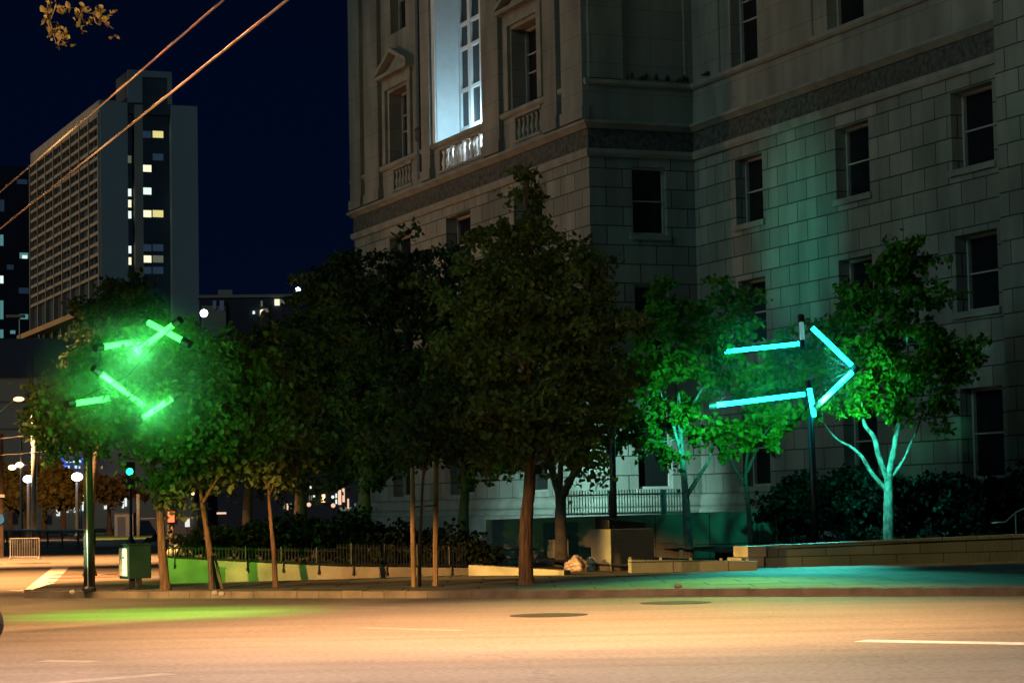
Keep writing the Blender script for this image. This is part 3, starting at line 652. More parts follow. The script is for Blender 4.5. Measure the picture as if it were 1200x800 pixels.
# ================================================================== LEFT STREET FURNITURE
def post_lamp(x, ytop, ybase, label, D=None, r=.55):
    D = D or CAM_H * FPX / (ybase - (595 - (x - 600) * .0192)); b = pz(x, D, 0); tp = P(x, ytop, D)
    e = empty('globe_lamp', b, 0, label, 'street lamp', 'globe lamps round the plaza')
    k = MB(); k.lathe([(.28, 0), (.28, .3), (.16, .45), (.12, tp[2] - r), (.2, tp[2] - r * .8)], (0, 0, 0), 10); k.build('post', M['iron'], e, local=True)
    k = MB(); k.ball((0, 0, tp[2]), r * 1.15, r * 1.15, r * .85, 14, 10); k.build('globe', M['lamp_blue'], e, local=True, smooth=True)
    return tp
for a in ((33, 561, 630.5, 'white globe lamp nearest the left edge of the plaza', 175, .33), (90.5, 558.5, 631, 'white globe lamp standing higher beside the brown pole', 170, .36), (94.5, 584, 626, 'lower white globe lamp behind the brown pole', 230, .46)):
    tp = post_lamp(*a)
    point('globe_lamp_light', tuple(tp - np.array([0, 1.0, 0])), 300, (0.8, 0.86, 1.0), .4)
# tall steel mast and arm lamp
D = 165; b = pz(40, D, 0)
e = empty('steel_mast', b, 0, 'tall pale steel mast glowing orange beside the plaza railing', 'mast')
k = MB(); k.tube([(0, 0, 0), (0, 0, P(38, 487, D)[2])], [.24, .17], 12); k.build('shaft', M['concrete'], e, local=True, smooth=True)
k = MB(); k.tube([(0, 0, P(38, 487, D)[2]), (-.1, 0, P(37, 418, D)[2])], [.10, .05], 8); k.build('finial', M['iron'], e, local=True, smooth=True)
D = 112; b = pz(-6, D, 0); hd = P(22, 467.5, D)
e = empty('arm_lamp', b, 0, 'curved arm street lamp with orange light entering from the left edge', 'street lamp')
k = MB(); k.tube([(0, 0, 0), (0, 0, 6.2)], [.12, .09], 10)
k.tube([(0, 0, 6.2), (.2, 0, 6.75), (.6, 0, 7.1), (hd[0] - b[0] - .1, 0, hd[2] + .05)], [.06, .05, .045, .04], 8); k.build('post', M['steel'], e, local=True, smooth=True)
k = MB(); k.ball((hd[0] - b[0], 0, hd[2]), .27, .16, .12, 12, 8); k.build('head', M['lit_warm'], e, local=True, smooth=True)
D = 150; b = pz(25, D, 0)
e = empty('twin_lamp', b, 0, 'twin headed street lamp with pink white lights behind the mast', 'street lamp')
k = MB(); tz = P(25, 486, D)[2]; lz = P(20, 546, D)[2]
k.tube([(0, 0, 0), (0, 0, tz)], [.11, .07], 8); k.tube([(0, 0, tz), (.35, 0, tz + .02)], .06, 6); k.tube([(-.6, 0, lz), (.6, 0, lz + .1)], .05, 6); k.build('post', M['steel'], e, local=True)
for s, xx, yy in ((1, 15, 547.5), (1, 23.5, 544.5)):
    h_ = P(xx, yy, D); k = MB(); k.ball((h_[0] - b[0], -.2, h_[2]), .26, .2, .17, 10, 8); k.build('lamp', M['lamp_pink'], e, local=True, smooth=True)
for x, y0, lab in ((23, 372, 'left of two thin roof masts behind the hall, with a wide cap'), (46, 392, 'right of two thin roof masts behind the hall, bare')):
    a = P(x, y0, 335); e = empty('roof_mast', (a[0], 335, 26.5), 0, lab, 'mast', 'masts on the hall roof')
    k = MB(); k.tube([(0, 0, 0), (0, 0, a[2] - 26.5)], .12, 6); k.build('shaft', M['steel'], e, local=True)
    if x < 30:
        k = MB(); k.obox((-.6, 0), (1, 0), (0, 1), 1.3, .6, a[2] - 26.5, a[2] - 26.1); k.build('cap', M['tower_warm'], e, local=True)
# dark pole and signs on the far left edge
D = 100; b = pz(1.5, D, 0)
e = empty('sign_pole', b, 0, 'dark pole with street signs at the left edge', 'sign')
k = MB(); k.tube([(0, 0, 0), (0, 0, P(2, 508, D)[2])], .10, 8); k.build('pole', M['pole'], e, local=True)
zz = P(2, 581, D)[2]; k = MB(); k.box(-.5, .17, -.14, -.11, zz - .06, zz + .07); k.build('street_plate', M['box_front'], e, local=True)
zz = P(0, 608, D)[2]; k = MB(); k.tube([(-.08, -.15, zz), (-.08, -.12, zz)], .24, 16); o = k.build('round_sign', mat('blue_sign_paint', (.02, .12, .45), .5, .1), e, local=True)
# plaza railing along the side street
ra, rb_ = G(-70, 637.5), G(111, 643.5)
RL = empty('plaza_railing', ra, 0, 'long dark iron railing with pale top rail in front of the plaza', 'railing')
L = np.linalg.norm(rb_ - ra); tdir = (rb_ - ra) / L
k = MB(); k.tube([ra + [0, 0, .98], rb_ + [0, 0, .98]], .06, 8); k.build('top_rail', M['steel'], RL)
k = MB(); k.tube([ra + [0, 0, .16], rb_ + [0, 0, .16]], .03, 6); n = int(L / .16)
for i in range(n): p = ra + tdir * L * i / n; k.tube([p + [0, 0, .16], p + [0, 0, .94]], .016, 4, cap=False)
tag(k.build('bars', M['blue_iron'], RL), kind=None)
for i in range(13):
    p = ra + tdir * L * i / 12; k = MB(); k.obox(p, (1, 0), (0, 1), .05, .05, 0, 1.02); k.build('post', M['iron'], RL)
# faint crowd barricade on the street
p0 = G(12, 655); p1 = G(46, 655)
BR = empty('barricade', p0, 0, 'thin steel crowd barricade standing in the orange lit street', 'barricade')
k = MB(); k.tube([p0 + [0, 0, .1], p0 + [0, 0, .85], p1 + [0, 0, .85], p1 + [0, 0, .1], p0 + [0, 0, .1]], .02, 6)
for i in range(1, 12): p = p0 + (p1 - p0) * i / 12; k.tube([p + [0, 0, .1], p + [0, 0, .85]], .009, 4)
k.build('panel', M['steel'], BR)
for p in (p0, p1): k = MB(); k.tube([p + [0, -.3, .01], p + [0, 0, .12], p + [0, .3, .01]], .015, 5); k.build('foot', M['steel'], BR)
# blue-grey kiosk block, rail, posts and signal beyond the grass
D = 190; a = pz(134, D, 0); w = 22 * D / FPX
e = empty('kiosk', (a[0] + w / 2, D, 0), 0, 'dark blue windowless kiosk beside the small lawn', 'kiosk')
k = MB(); k.box(-w / 2, w / 2, 0, 2.5, 0, 1.85); k.build('wall', M['blue_iron'], e, local=True)
k = MB(); k.box(-w / 2 - .1, w / 2 + .1, -.1, 2.6, 1.852, 1.95); k.build('roof', M['navy'], e, local=True)
k = MB(); k.box(-w / 2 + .25, -w / 2 + .9, -.03, -.002, .05, 1.6); k.build('door', M['navy'], e, local=True)
a, b = pz(164, 195, 0), pz(232, 195, 0)
e = empty('dark_hoarding', ((a[0] + b[0]) / 2, 195, 0), 0, 'low dark blue hoarding with a pale top rail behind the lawn', 'hoarding')
k = MB(); hw = (b[0] - a[0]) / 2; k.box(-hw, hw, 0, .06, .05, 1.3); k.build('panels', M['navy'], e, local=True)
k = MB(); k.tube([(-hw, 0, 1.42), (hw, 0, 1.42)], .045, 6); k.build('rail', M['steel'], e, local=True)
for x, h_ in ((162, 3.4), (197.5, 3.2)):
    a = pz(x, 188, 0)
    k = MB(); k.tube([(a[0], a[1], 0), (a[0], a[1], h_)], .16, 10); o = k.build('pale_column', M['concrete'], smooth=True)
    tag(o, 'pale column behind the lawn, ' + ('left of the leaning trunk' if x < 180 else 'right of the leaning trunk'), 'column', 'pale columns behind the lawn')
a = G(153.5, 637.5); D = a[1]
e = empty('traffic_signal', a, 0, 'traffic signal showing green under the left tree', 'traffic light')
k = MB(); tz = P(153.5, 552, D)[2]
k.lathe([(.32, 0), (.26, .12), (.12, .4), (.09, .6), (.08, tz - .4)], (0, 0, 0), 10); k.build('post', M['iron'], e, local=True, smooth=True)
k = MB(); k.box(-.24, .24, -.18, .18, tz - .95, tz + .55); k.build('housing', M['black'], e, local=True)
for j, m in enumerate(('sig_green', 'black', 'black')):
    zc = tz - .02 + (0, .34, -.48)[j]
    k = MB(); k.tube([(0, -.2, zc), (0, -.185, zc)], .21 if j == 0 else .14, 14); k.build('lens', M[m], e, local=True)
    if j == 0:
        k = MB(); k.tube([(0, -.40, zc), (0, -.201, zc)], [.225, .225], 14, cap=False); k.build('hood', M['black'], e, local=True)
a = G(201.5, 653); D = a[1]; e = empty('pedestrian_signal', a, 0, 'brown post with a red pedestrian signal right of the leaning trunk', 'traffic light')
tz = P(201, 605, D)[2]
k = MB(); k.tube([(0, 0, 0), (0, 0, tz - .35)], .10, 10); k.build('post', M['pole'], e, local=True, smooth=True)
k = MB(); k.box(-.2, .2, -.12, .2, tz - .32, tz + .26); k.build('housing', M['black'], e, local=True)
k = MB(); k.box(-.13, .13, -.14, -.122, tz - .22, tz + .2); k.build('lens', M['sig_red'], e, local=True)
a = G(236, 631, 0.0); a = pz(235.5, 120, 0)
e = empty('gate_pier', a, GRID, 'narrow orange lit stone gate pier behind the shrubs', 'pier')
k = MB(); k.box(-.3, .3, -.3, .3, 0, 1.9); k.build('shaft', M['concrete_wall'], e, local=True); k = MB(); k.box(-.42, .42, -.42, .42, 1.902, 2.05); k.box(-.3, .3, -.3, .3, 2.051, 2.3); k.build('cap', M['concrete_wall'], e, local=True)
a = pz(219.5, 125, 0); z1 = P(219, 607.5, 125)[2]; z0 = P(219, 617, 125)[2]
e = empty('parking_sign', a, 0, 'small white sign on a thin post behind the shrubs', 'sign')
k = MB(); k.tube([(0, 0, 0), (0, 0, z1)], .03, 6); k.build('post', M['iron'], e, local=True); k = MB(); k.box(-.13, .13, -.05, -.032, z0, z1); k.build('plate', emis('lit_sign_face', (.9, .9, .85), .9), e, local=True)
a = pz(222, 118, 0); k = MB(); k.ball((0, 0, .35), .42, .3, .36, 12, 8); k.ball((.25, .05, .75), .22, .2, .26, 10, 8)
for i in range(len(k.v)): v = k.v[i]; k.v[i] = (a[0] + v[0] * (1 + .1 * math.sin(9 * v[2])), a[1] + v[1], v[2])
tag(k.build('boulder', M['concrete'], smooth=True), 'pale orange lit boulder at the left end of the shrubs', 'boulder')
# seated figure on the lawn edge
def person():
    a = G(180, 637.5)
    rt = (a[0], a[1], 0); J = {'pel': (0, 0, .14), 'ch': (.10, .05, .48), 'nk': (.08, .03, .64), 'hd': (.05, 0, .74), 'hd2': (.03, -.01, .86),
         'kl': (-.36, -.06, .38), 'al': (-.62, -.10, .07), 'tl': (-.82, -.14, .06), 'kr': (-.40, .16, .22), 'ar': (-.76, .18, .07), 'tr': (-.92, .16, .12),
         'sl': (.06, -.15, .56), 'el': (-.04, -.24, .36), 'hl': (-.26, -.14, .36), 'sr': (.12, .22, .56), 'er': (.22, .28, .32), 'hr': (.26, .2, .08)}
    Rr = {'pel': .15, 'ch': .15, 'nk': .055, 'hd': .085, 'hd2': .08, 'kl': .075, 'al': .05, 'tl': .04, 'kr': .075, 'ar': .05, 'tr': .04, 'sl': .065, 'el': .05, 'hl': .04, 'sr': .065, 'er': .05, 'hr': .04}
    E_ = [('pel', 'ch'), ('ch', 'nk'), ('nk', 'hd'), ('hd', 'hd2'), ('pel', 'kl'), ('kl', 'al'), ('al', 'tl'), ('pel', 'kr'), ('kr', 'ar'), ('ar', 'tr'), ('ch', 'sl'), ('sl', 'el'), ('el', 'hl'), ('ch', 'sr'), ('sr', 'er'), ('er', 'hr')]
    ks = list(J); me = bpy.data.meshes.new('person'); me.from_pydata([J[k] for k in ks], [(ks.index(p), ks.index(q)) for p, q in E_], [])
    o = bpy.data.objects.new('person', me); COL.objects.link(o); o.location = rt; me.materials.append(M['cloth'])
    o.modifiers.new('skin', 'SKIN'); o.modifiers.new('smooth', 'SUBSURF').levels = 1
    for i, k in enumerate(ks): me.skin_vertices[0].data[i].radius = (Rr[k], Rr[k])
    me.skin_vertices[0].data[0].use_root = True
    tag(o, 'person in dark clothes sitting on the lawn edge with legs stretched out', 'person')
person()

# brown pole carrying the green arrow, its thin neighbour
PB = G(104.5, 692, .146); PD = PB[1]
e = empty('utility_pole', PB, 0, 'weathered brown pole at the kerb beneath the green tube arrow', 'pole')
k = MB(); k.tube([(0, 0, 0), (0, 0, 1.2), (-.01, 0, 2.8), (-.02, 0, P(102, 420, PD)[2] - .146)], [.115, .105, .095, .08], 12); k.build('shaft', M['pole'], e, local=True, smooth=True)
k = MB(); k.tube([(.0, -.11, .1), (-.02, -.1, 2.7)], .018, 6); k.build('conduit', M['steel'], e, local=True)
k = MB(); k.lathe([(.15, 0), (.15, .05), (.12, .10)], (0, 0, 0), 12); k.build('collar', M['iron'], e, local=True)
a = G(110, 691, .146); k = MB(); k.tube([a, a + [0, 0, .92]], .028, 8); k.tube([a + [0, 0, .92], a + [0, 0, .96]], [.045, .03], 8)
tag(k.build('marker_post', M['pole'], smooth=True), 'thin short post standing close beside the brown pole', 'post')
# news box
NB = G(160, 690.5, .146); NB = NB + E2 * .1
e = empty('newspaper_box', NB, math.radians(33), 'dark green newspaper box with pale front on two short legs', 'newspaper box')
k = MB(); k.box(-.26, .26, -.25, .25, .23, .93); k.build('case', M['box_green'], e, local=True, bevel=.025)
k = MB(); k.box(-.285, -.262, -.20, .20, .29, .87); k.build('display_window', M['box_front'], e, local=True, bevel=.008)
k = MB(); k.box(-.29, .28, -.27, .27, .932, .965); k.build('lid', M['box_green'], e, local=True, bevel=.01)
k = MB(); k.box(-.31, -.286, -.08, .08, .66, .70); k.build('handle', M['steel'], e, local=True)
for yy in (-.17, .17):
    k = MB(); k.box(-.05, .05, yy - .05, yy + .05, 0, .229); k.box(-.12, .12, yy - .09, yy + .09, 0.001, .03); k.build('leg', M['iron'], e, local=True)
# motorbike whose rear wheel just enters at the left edge
def motorbike():
    p = G(2.5, 757)
    e = empty('motorbike', (p[0] - .0, p[1], 0), 0, 'parked motorbike mostly outside the left edge, only its tyre showing', 'motorbike')
    for xx in (-.30 + .03, -1.55):
        k = MB(); n = 28; k.tube([(xx + .23 * math.cos(2 * math.pi * i / n), 0, .30 + .23 * math.sin(2 * math.pi * i / n)) for i in range(n + 1)], .065, 10, cap=False)
        w = k.build('wheel', M['rubber'], e, local=True, smooth=True)
        k = MB(); k.tube([(xx, -.04, .30), (xx, .04, .30)], .17, 18); k.build('rim', M['steel'], w, local=True)
    k = MB(); k.tube([(-.27, .09, .30), (-.75, .09, .42), (-1.1, 0, .75), (-1.38, 0, .88), (-1.55, .09, .30)], .035, 8); k.tube([(-.4, 0, .72), (-1.0, 0, .66)], [.06, .1], 8); k.build('frame', M['iron'], e, local=True)
    k = MB(); k.ball((-1.05, 0, .82), .24, .14, .13, 12, 8); k.build('tank', M['box_green'], e, local=True, smooth=True)
    k = MB(); k.ball((-.62, 0, .78), .30, .12, .06, 12, 8); k.build('seat', M['black'], e, local=True, smooth=True)
    k = MB(); k.tube([(-1.3, -.32, 1.0), (-1.38, 0, .95), (-1.3, .32, 1.0)], .018, 8); k.build('handlebar', M['steel'], e, local=True)
    k = MB(); k.box(-1.15, -.8, -.13, .13, .28, .6); k.build('engine', M['steel'], e, local=True, bevel=.03)
motorbike()
# manhole covers
for x, y, lab in ((643, 720.5, 'dark oval manhole cover in the middle of the road'), (792, 706, 'thin dark manhole cover nearer the kerb')):
    p = G(x, y); k = MB(); k.lathe([(.62, 0.0), (.62, .006), (.55, .010), (.05, .012)], (p[0], p[1], .001), 28)
    e = tag(k.build('manhole_cover', M['rust']), lab, 'manhole cover', 'manhole covers in the road')
# a few stones / litter on the kerb
for i, (x, y) in enumerate(((252, 696), (260, 697), (85, 695), (795, 688))):
    p = G(x, y, .15); k = MB(); k.ball((p[0], p[1], .18), .07, .05, .05, 8, 5); tag(k.build('stone', M['concrete']), ['small stone on the kerb below the tripod staked tree', 'second small stone on the kerb right of the first', 'small stone on the kerb left of the brown pole', 'flat stone lying at the kerb in the yellow green light'][i], 'stone', 'stones on the kerb')

# ================================================================== WALLS AND PLANTERS
def slab_wall(pts_base, pts_top_z, th, m, name, label, z0=.10, cat='wall'):
    """upright wall through plan points with a top height at each, thickness going away from the street"""
    mb = MB(); n = len(pts_base)
    for i in range(n - 1):
        a, b = np.array(pts_base[i]), np.array(pts_base[i + 1]); t = (b - a) / np.linalg.norm((b - a)[:2]); nn = np.array([-t[1], t[0], 0]) * th
        za, zb = pts_top_z[i], pts_top_z[i + 1]
        mb.hexa([(a[0], a[1], z0), (b[0], b[1], z0), (b[0] + nn[0], b[1] + nn[1], z0), (a[0] + nn[0], a[1] + nn[1], z0), (a[0], a[1], za), (b[0], b[1], zb), (b[0] + nn[0], b[1] + nn[1], zb), (a[0] + nn[0], a[1] + nn[1], za)])
    return tag(mb.build(name, m, bevel=.012), label, cat)
w0, w1, w2 = G(190, 683.5, .146), G(400, 678, .146), G(553, 673, .146)
zt = [P(190, 653.5, w0[1])[2], P(400, 663.5, w1[1])[2], P(553, 665, w2[1])[2]]
slab_wall([w0, w1, w2], zt, .28, M['concrete_wall'], 'planter_wall', 'stained concrete planter wall under the low iron fence, lit green then orange')
nd = np.array([-.39, .92, 0])
slab_wall([w0 + EV * 22 + E2 * .3, w0 + EV * .30], [zt[0] + .05, zt[0]], .28, M['concrete_wall'], 'planter_wall', 'return of the planter wall running back along the side street')
so = MB(); so.add([tuple(w0 + E1 * .15 + E2 * .2)[:2] + (zt[0] - .08,), tuple(w1 + E2 * .2)[:2] + (zt[1] - .06,), tuple(w2 + E2 * .2)[:2] + (zt[2] - .05,), tuple(w2 + E2 * 10)[:2] + (.5,), tuple(w0 + EV * 22 + E1 * .3)[:2] + (.75,)], [(0, 1, 2, 3, 4)])
tag(so.build('planting_soil', M['soil']), kind='structure')
# low iron fence on the planter wall
FN = empty('iron_fence', w0 + [0, 0, zt[0] - .146], 0, 'low dark iron picket fence standing on the planter wall', 'fence')
segs = [(w0, w1, zt[0], zt[1]), (w1, w2, zt[1], zt[2])]
bars = MB(); rails = MB(); npost = 0
for (a, b, za, zb), tops in zip(segs, ((638.5, 639.5), (639.5, 641))):
    Ls = np.linalg.norm(b - a); n = int(Ls / .075)
    ha = P(195, tops[0], a[1])[2]; hb = P(470, tops[1], b[1])[2]
    off = np.array([-.05, -.0, 0]) + E2 * .1
    for i in range(n):
        f = i / n; p = a + (b - a) * f + off; z0 = za + (zb - za) * f; z1 = ha + (hb - ha) * f
        bars.tube([(p[0], p[1], z0 + .015), (p[0], p[1], z1 - .02 + random.uniform(-.006, .006))], .014, 4, cap=False)
    for fr in (.12, .8):
        rails.tube([(a + off)[:2].tolist() + [za + (ha - za) * fr], (b + off)[:2].tolist() + [zb + (hb - zb) * fr]], .018, 5)
    np_ = max(2, round(Ls / .82))
    for i in range(np_):
        f = (i + .35) / np_; p = a + (b - a) * f - E2 * .035 + np.array([0, 0, 0]); z0 = za + (zb - za) * f; z1 = ha + (hb - ha) * f
        k = MB(); k.tube([(p[0], p[1], z0 - .16), (p[0], p[1], z0 + .02), tuple((p + E2 * .13)[:2]) + (z0 + .06,), tuple((p + E2 * .13)[:2]) + (z1,)], .02, 6); k.ball((p[0], p[1], z0 - .16), .035, .035, .05, 8, 5); k.build('bracket_post', M['iron'], FN)
bars.build('pickets', M['iron'], FN); rails.build('rails', M['iron'], FN)

a, b = G(549, 674, .146), G(661, 673.5, .146)
slab_wall([a, b], [P(549, 661.5, a[1])[2], P(661, 668, b[1])[2]], .35, M['concrete_wall'], 'low_wall', 'low tapering concrete kerb wall left of the main tree')
a, b = G(740, 671, .146), G(888, 667.5, .146)
slab_wall([a, b], [P(740, 655.5, a[1])[2], P(888, 657, b[1])[2]], .4, M['lowstone'], 'low_wall', 'low orange lit stone wall left of the stepped stone block')
so = MB(); so.add([(*(a + E2 * .3)[:2], .30), (*(b + E2 * .3)[:2], .30), (*(b + E1 * 1.2 + E2 * 9)[:2], .34), (*(a + E1 * .5 + E2 * 9)[:2], .34)], [(0, 1, 2, 3)])
tag(so.build('planting_soil', M['soil']), kind='structure')
for f in (.02, .26, .5, .74, .95):
    p = a + (b - a) * f + E2 * .2; k = MB(); zz = P(740, 655.5, a[1])[2] * (1 - f) + P(888, 657, b[1])[2] * f
    k.box(p[0] - .03, p[0] + .03, p[1] - .04, p[1] + .04, zz - .01, zz + .06)
    tag(k.build('skate_stop', M['steel']), 'small metal stud on the low stone wall, ' + ['at its left end', 'second from its left end', 'at its middle', 'second from its right end', 'at its right end'][int(f * 4.3)], 'stud', 'metal studs on the low wall')
# long low stone wall at right, with its end blocks
a, b = G(895, 664.5, .146), G(1200, 656.5, .146); b2 = a + (b - a) * 1.5
za, zb = P(895, 639, a[1])[2], P(1200, 625.5, b[1])[2]; zb2 = za + (zb - za) * 1.5
slab_wall([a + E1 * .02, b2], [za - .09, zb2 - .09], .55, M['shadestone'], 'stone_wall', 'long low coursed stone wall rising to the right')
k = MB(); t = (b2 - a) / np.linalg.norm(b2 - a); nn = np.array([-t[1], t[0], 0])
L2 = np.linalg.norm(b2 - a); m_ = 11
for i in range(m_):
    p0 = a + t * (L2 * i / m_ + .015) - nn * .03; p1 = a + t * L2 * (i + 1) / m_ - nn * .03; q0, q1 = p0 + nn * .62, p1 + nn * .62; z0 = za - .088 + (zb2 - za) * i / m_; z1 = za - .088 + (zb2 - za) * (i + 1) / m_
    k.hexa([(*p0[:2], z0), (*p1[:2], z1), (*q1[:2], z1), (*q0[:2], z0), (*p0[:2], z0 + .088), (*p1[:2], z1 + .088), (*q1[:2], z1 + .088), (*q0[:2], z0 + .088)])
cop = k.build('coping', M['shadestone'], [o for o in COL.objects if o.name == 'stone_wall'][0], bevel=.015)
for i, (x, y0, y1) in enumerate(((893, 653, 665), (897, 640.5, 653))):
    p = a - E1 * (.33 - .12 * i) + E2 * .30; z1 = [.40, .67][i]; z0 = [.146, .403][i]
    k = MB(); k.obox(p, E1, E2, .31 - .05 * i, .37, z0, z1); tag(k.build('stone_block', M['concrete_wall'], bevel=.02), ['lower orange lit granite end block', 'upper orange lit granite end block'][i] + ' of the long stone wall', 'stone block', 'end blocks of the stone wall')
# soil behind the long wall
so = MB(); so.add([(*(a + nn * .6)[:2], .45), (*(b2 + nn * .6)[:2], .6), (*(b2 + nn * 9)[:2], .6), (*(a + nn * 9)[:2], .5)], [(0, 1, 2, 3)])
tag(so.build('planting_soil', M['soil']), kind='structure')
# big concrete terrace wall with railing
ta = P(576, 600, 65); tb_ = ta + E1 * 9.8
ta[2] = tb_[2] = .1; zta = P(576, 608.5, 65)[2]
TWL = slab_wall([ta, tb_], [zta, zta + .10], .45, M['concrete'], 'terrace_wall', 'tall plain concrete terrace wall carrying the railing')
pn = MB()
for f0, f1 in ((.075, .145),):
    for s0, s1 in ((.16, .27),):
        p0, p1 = ta + (tb_ - ta) * s0, ta + (tb_ - ta) * s1; n_ = -E2
        pn.hexa([(*(p0 + n_ * .012)[:2], .35), (*(p1 + n_ * .012)[:2], .35), (*(p1 - n_ * .01)[:2], .35), (*(p0 - n_ * .01)[:2], .35), (*(p0 + n_ * .012)[:2], zta - .12), (*(p1 + n_ * .012)[:2], zta - .12), (*(p1 - n_ * .01)[:2], zta - .12), (*(p0 - n_ * .01)[:2], zta - .12)])
pn.build('dark_panel', M['blue_iron'], TWL)
pn = MB()
for f in (.33, .52, .7, .86):
    p = ta + (tb_ - ta) * f - E2 * .004; pn.obox(p, E1, E2, .012, .006, .12, zta)
p0, p1 = ta + (tb_ - ta) * .02 - E2 * .004, ta + (tb_ - ta) * .99 - E2 * .004
pn.hexa([(*p0[:2], .52), (*p1[:2], .52), (*(p1 - E2 * .004)[:2], .52), (*(p0 - E2 * .004)[:2], .52), (*p0[:2], .545), (*p1[:2], .545), (*(p1 - E2 * .004)[:2], .545), (*(p0 - E2 * .004)[:2], .545)])
pn.build('joints', M['soil'], TWL)
# railing on the wall
r0 = ta + (tb_ - ta) * .235 + E2 * .25; r1 = ta + (tb_ - ta) * .635 + E2 * .25; zr0 = zta + .03
r0[2] = r1[2] = zr0
TR = empty('terrace_railing', r0, 0, 'blue grey metal railing of close upright bars on the terrace wall', 'railing')
zt1 = P(665, 576, 67)[2]
k = MB(); k.tube([(*r0[:2], zr0 + .08), (*r1[:2], zr0 + .08)], .022, 6); k.tube([(*r0[:2], zt1 - .12), (*r1[:2], zt1 - .09)], .022, 6); k.build('rail', M['steel'], TR)
Lr = np.linalg.norm(r1 - r0); nb = 44
k = MB()
for i in range(nb + 1): p = r0 + (r1 - r0) * i / nb; k.tube([(*p[:2], zr0 + .03), (*p[:2], zt1 + .03)], .016, 6)
k.build('bars', M['blue_iron'], TR)
for i in (0, 17, 36, 44):
    p = r0 + (r1 - r0) * i / nb; k = MB(); k.obox(p, E1, E2, .05, .04, zr0 - .05, zt1 + .02); k.build('post', M['blue_iron'], TR)
# plinth with black floodlight box and black post
PL = G(742, 668, .146) + E2 * .6
k = MB(); k.obox(PL, E1, E2, .58, .58, .14, 1.15); tag(k.build('concrete_plinth', M['concrete'], bevel=.02), 'square concrete plinth with a black box on top', 'plinth')
e = empty('black_fixture_box', PL + [0, 0, 1.15 - .146], GRID, 'black wedge shaped fixture box lying on the concrete plinth', 'fixture')
k = MB(); k.hexa([(-.5, -.35, 0), (.5, -.35, 0), (.55, .35, 0), (-.55, .35, 0), (-.48, -.30, .22), (.52, -.28, .14), (.55, .35, .24), (-.55, .35, .30)]); k.build('case', M['black'], e, local=True, bevel=.015)
k = MB(); k.box(-.4, .4, -.375, -.352, .03, .10); k.build('front_lip', M['iron'], e, local=True)
pp = pz(719, 57.3, .146)
e = empty('black_post', pp, 0, 'tall thin black steel post rising behind the concrete plinth', 'post')
k = MB(); k.tube([(0, 0, 0), (0, 0, 4.0)], .085, 10); k.build('shaft', M['black'], e, local=True, smooth=True); k = MB(); k.lathe([(.2, 0), (.2, .04), (.1, .06)], (0, 0, 0), 12); k.build('base_plate', M['black'], e, local=True)
# concrete seats and planter block
def cblock(x0, x1, yt, yb, depth, label, name='concrete_block', m='concrete', cat='block', group='concrete blocks by the terrace wall'):
    base = G((x0 + x1) / 2, yb, .146); w = (x1 - x0) * base[1] / FPX / 1.05; z1 = P((x0 + x1) / 2, yt, base[1])[2]
    k = MB(); k.obox(base + E2 * depth / 2, E1, E2, w / 2, depth / 2, .14, z1)
    return tag(k.build(name, M[m], bevel=.015), label, cat, group)
cblock(648, 668, 632, 661, .45, 'upright concrete block at the foot of the forked tree')
cblock(678, 706, 638, 653, .6, 'low dark concrete block left of the plinth')
cblock(776, 798, 636, 657, .5, 'upright concrete block left of the pale dark-footed trunk')
cblock(815, 851, 635.5, 652, .9, 'wide low concrete seat right of the pale dark-footed trunk')
cblock(846, 872, 638.5, 657, .5, 'square concrete seat left of the yellowish trunk')
cblock(884, 898, 634, 650, .5, 'small concrete block behind the stepped stone end')
# bags
def bag(x, y, sx, sy, sz, m, label, seed):
    p = G(x, y, .146); r = np.random.default_rng(seed); bm = bmesh.new(); bmesh.ops.create_icosphere(bm, subdivisions=4, radius=1)
    ph = r.uniform(0, 6, 9)
    for v in bm.verts:
        c = v.co; n = .14 * math.sin(5 * c.x + ph[0] + 2 * c.z) + .09 * math.sin(7 * c.y + ph[1] + 3 * c.x) + .06 * math.sin(11 * c.z + ph[2] + 5 * c.y) + .035 * math.sin(19 * c.x + ph[3] + 9 * c.z) + .03 * math.sin(23 * c.z + 13 * c.y + ph[4])
        c *= 1 + n; c.z = max(c.z, -.72)
        if c.z > .6: c.x *= .8
        v.co = (c.x * sx, c.y * sy, (c.z + .72) * sz)
    me = bpy.data.meshes.new('bag'); bm.to_mesh(me); bm.free(); me.materials.append(m)
    o = bpy.data.objects.new('rubbish_bag', me); COL.objects.link(o); o.location = p; tag(o, label, 'bag', 'bags left on the sidewalk')
bag(676.5, 669.5, .28, .26, .215, M['bag_pink'], 'pinkish stuffed plastic bag lying on the sidewalk', 3)
bag(694, 668, .21, .2, .185, M['bag_clear'], 'shiny clear plastic bag leaning on the pinkish bag', 8)
# handrail at far right
a = pz(1163, 62.5, .5); zA = P(1163, 612.5, 62.5)[2]
e = empty('handrail', a, 0, 'bent steel handrail above the right end of the stone wall', 'handrail')
q = [P(1162, 612.5, 62.5), P(1178, 611.5, 62.5), P(1191, 600, 62.5), P(1206, 593, 62.5), P(1230, 588, 62.5)]
k = MB(); k.tube(q, .028, 8); k.build('rail', M['steel'], e, smooth=True)
for p in (P(1190, 600.5, 62.5), P(1228, 588, 62.5)): k = MB(); k.tube([(p[0], p[1], .4), p], .022, 8); k.build('post', M['steel'], e)

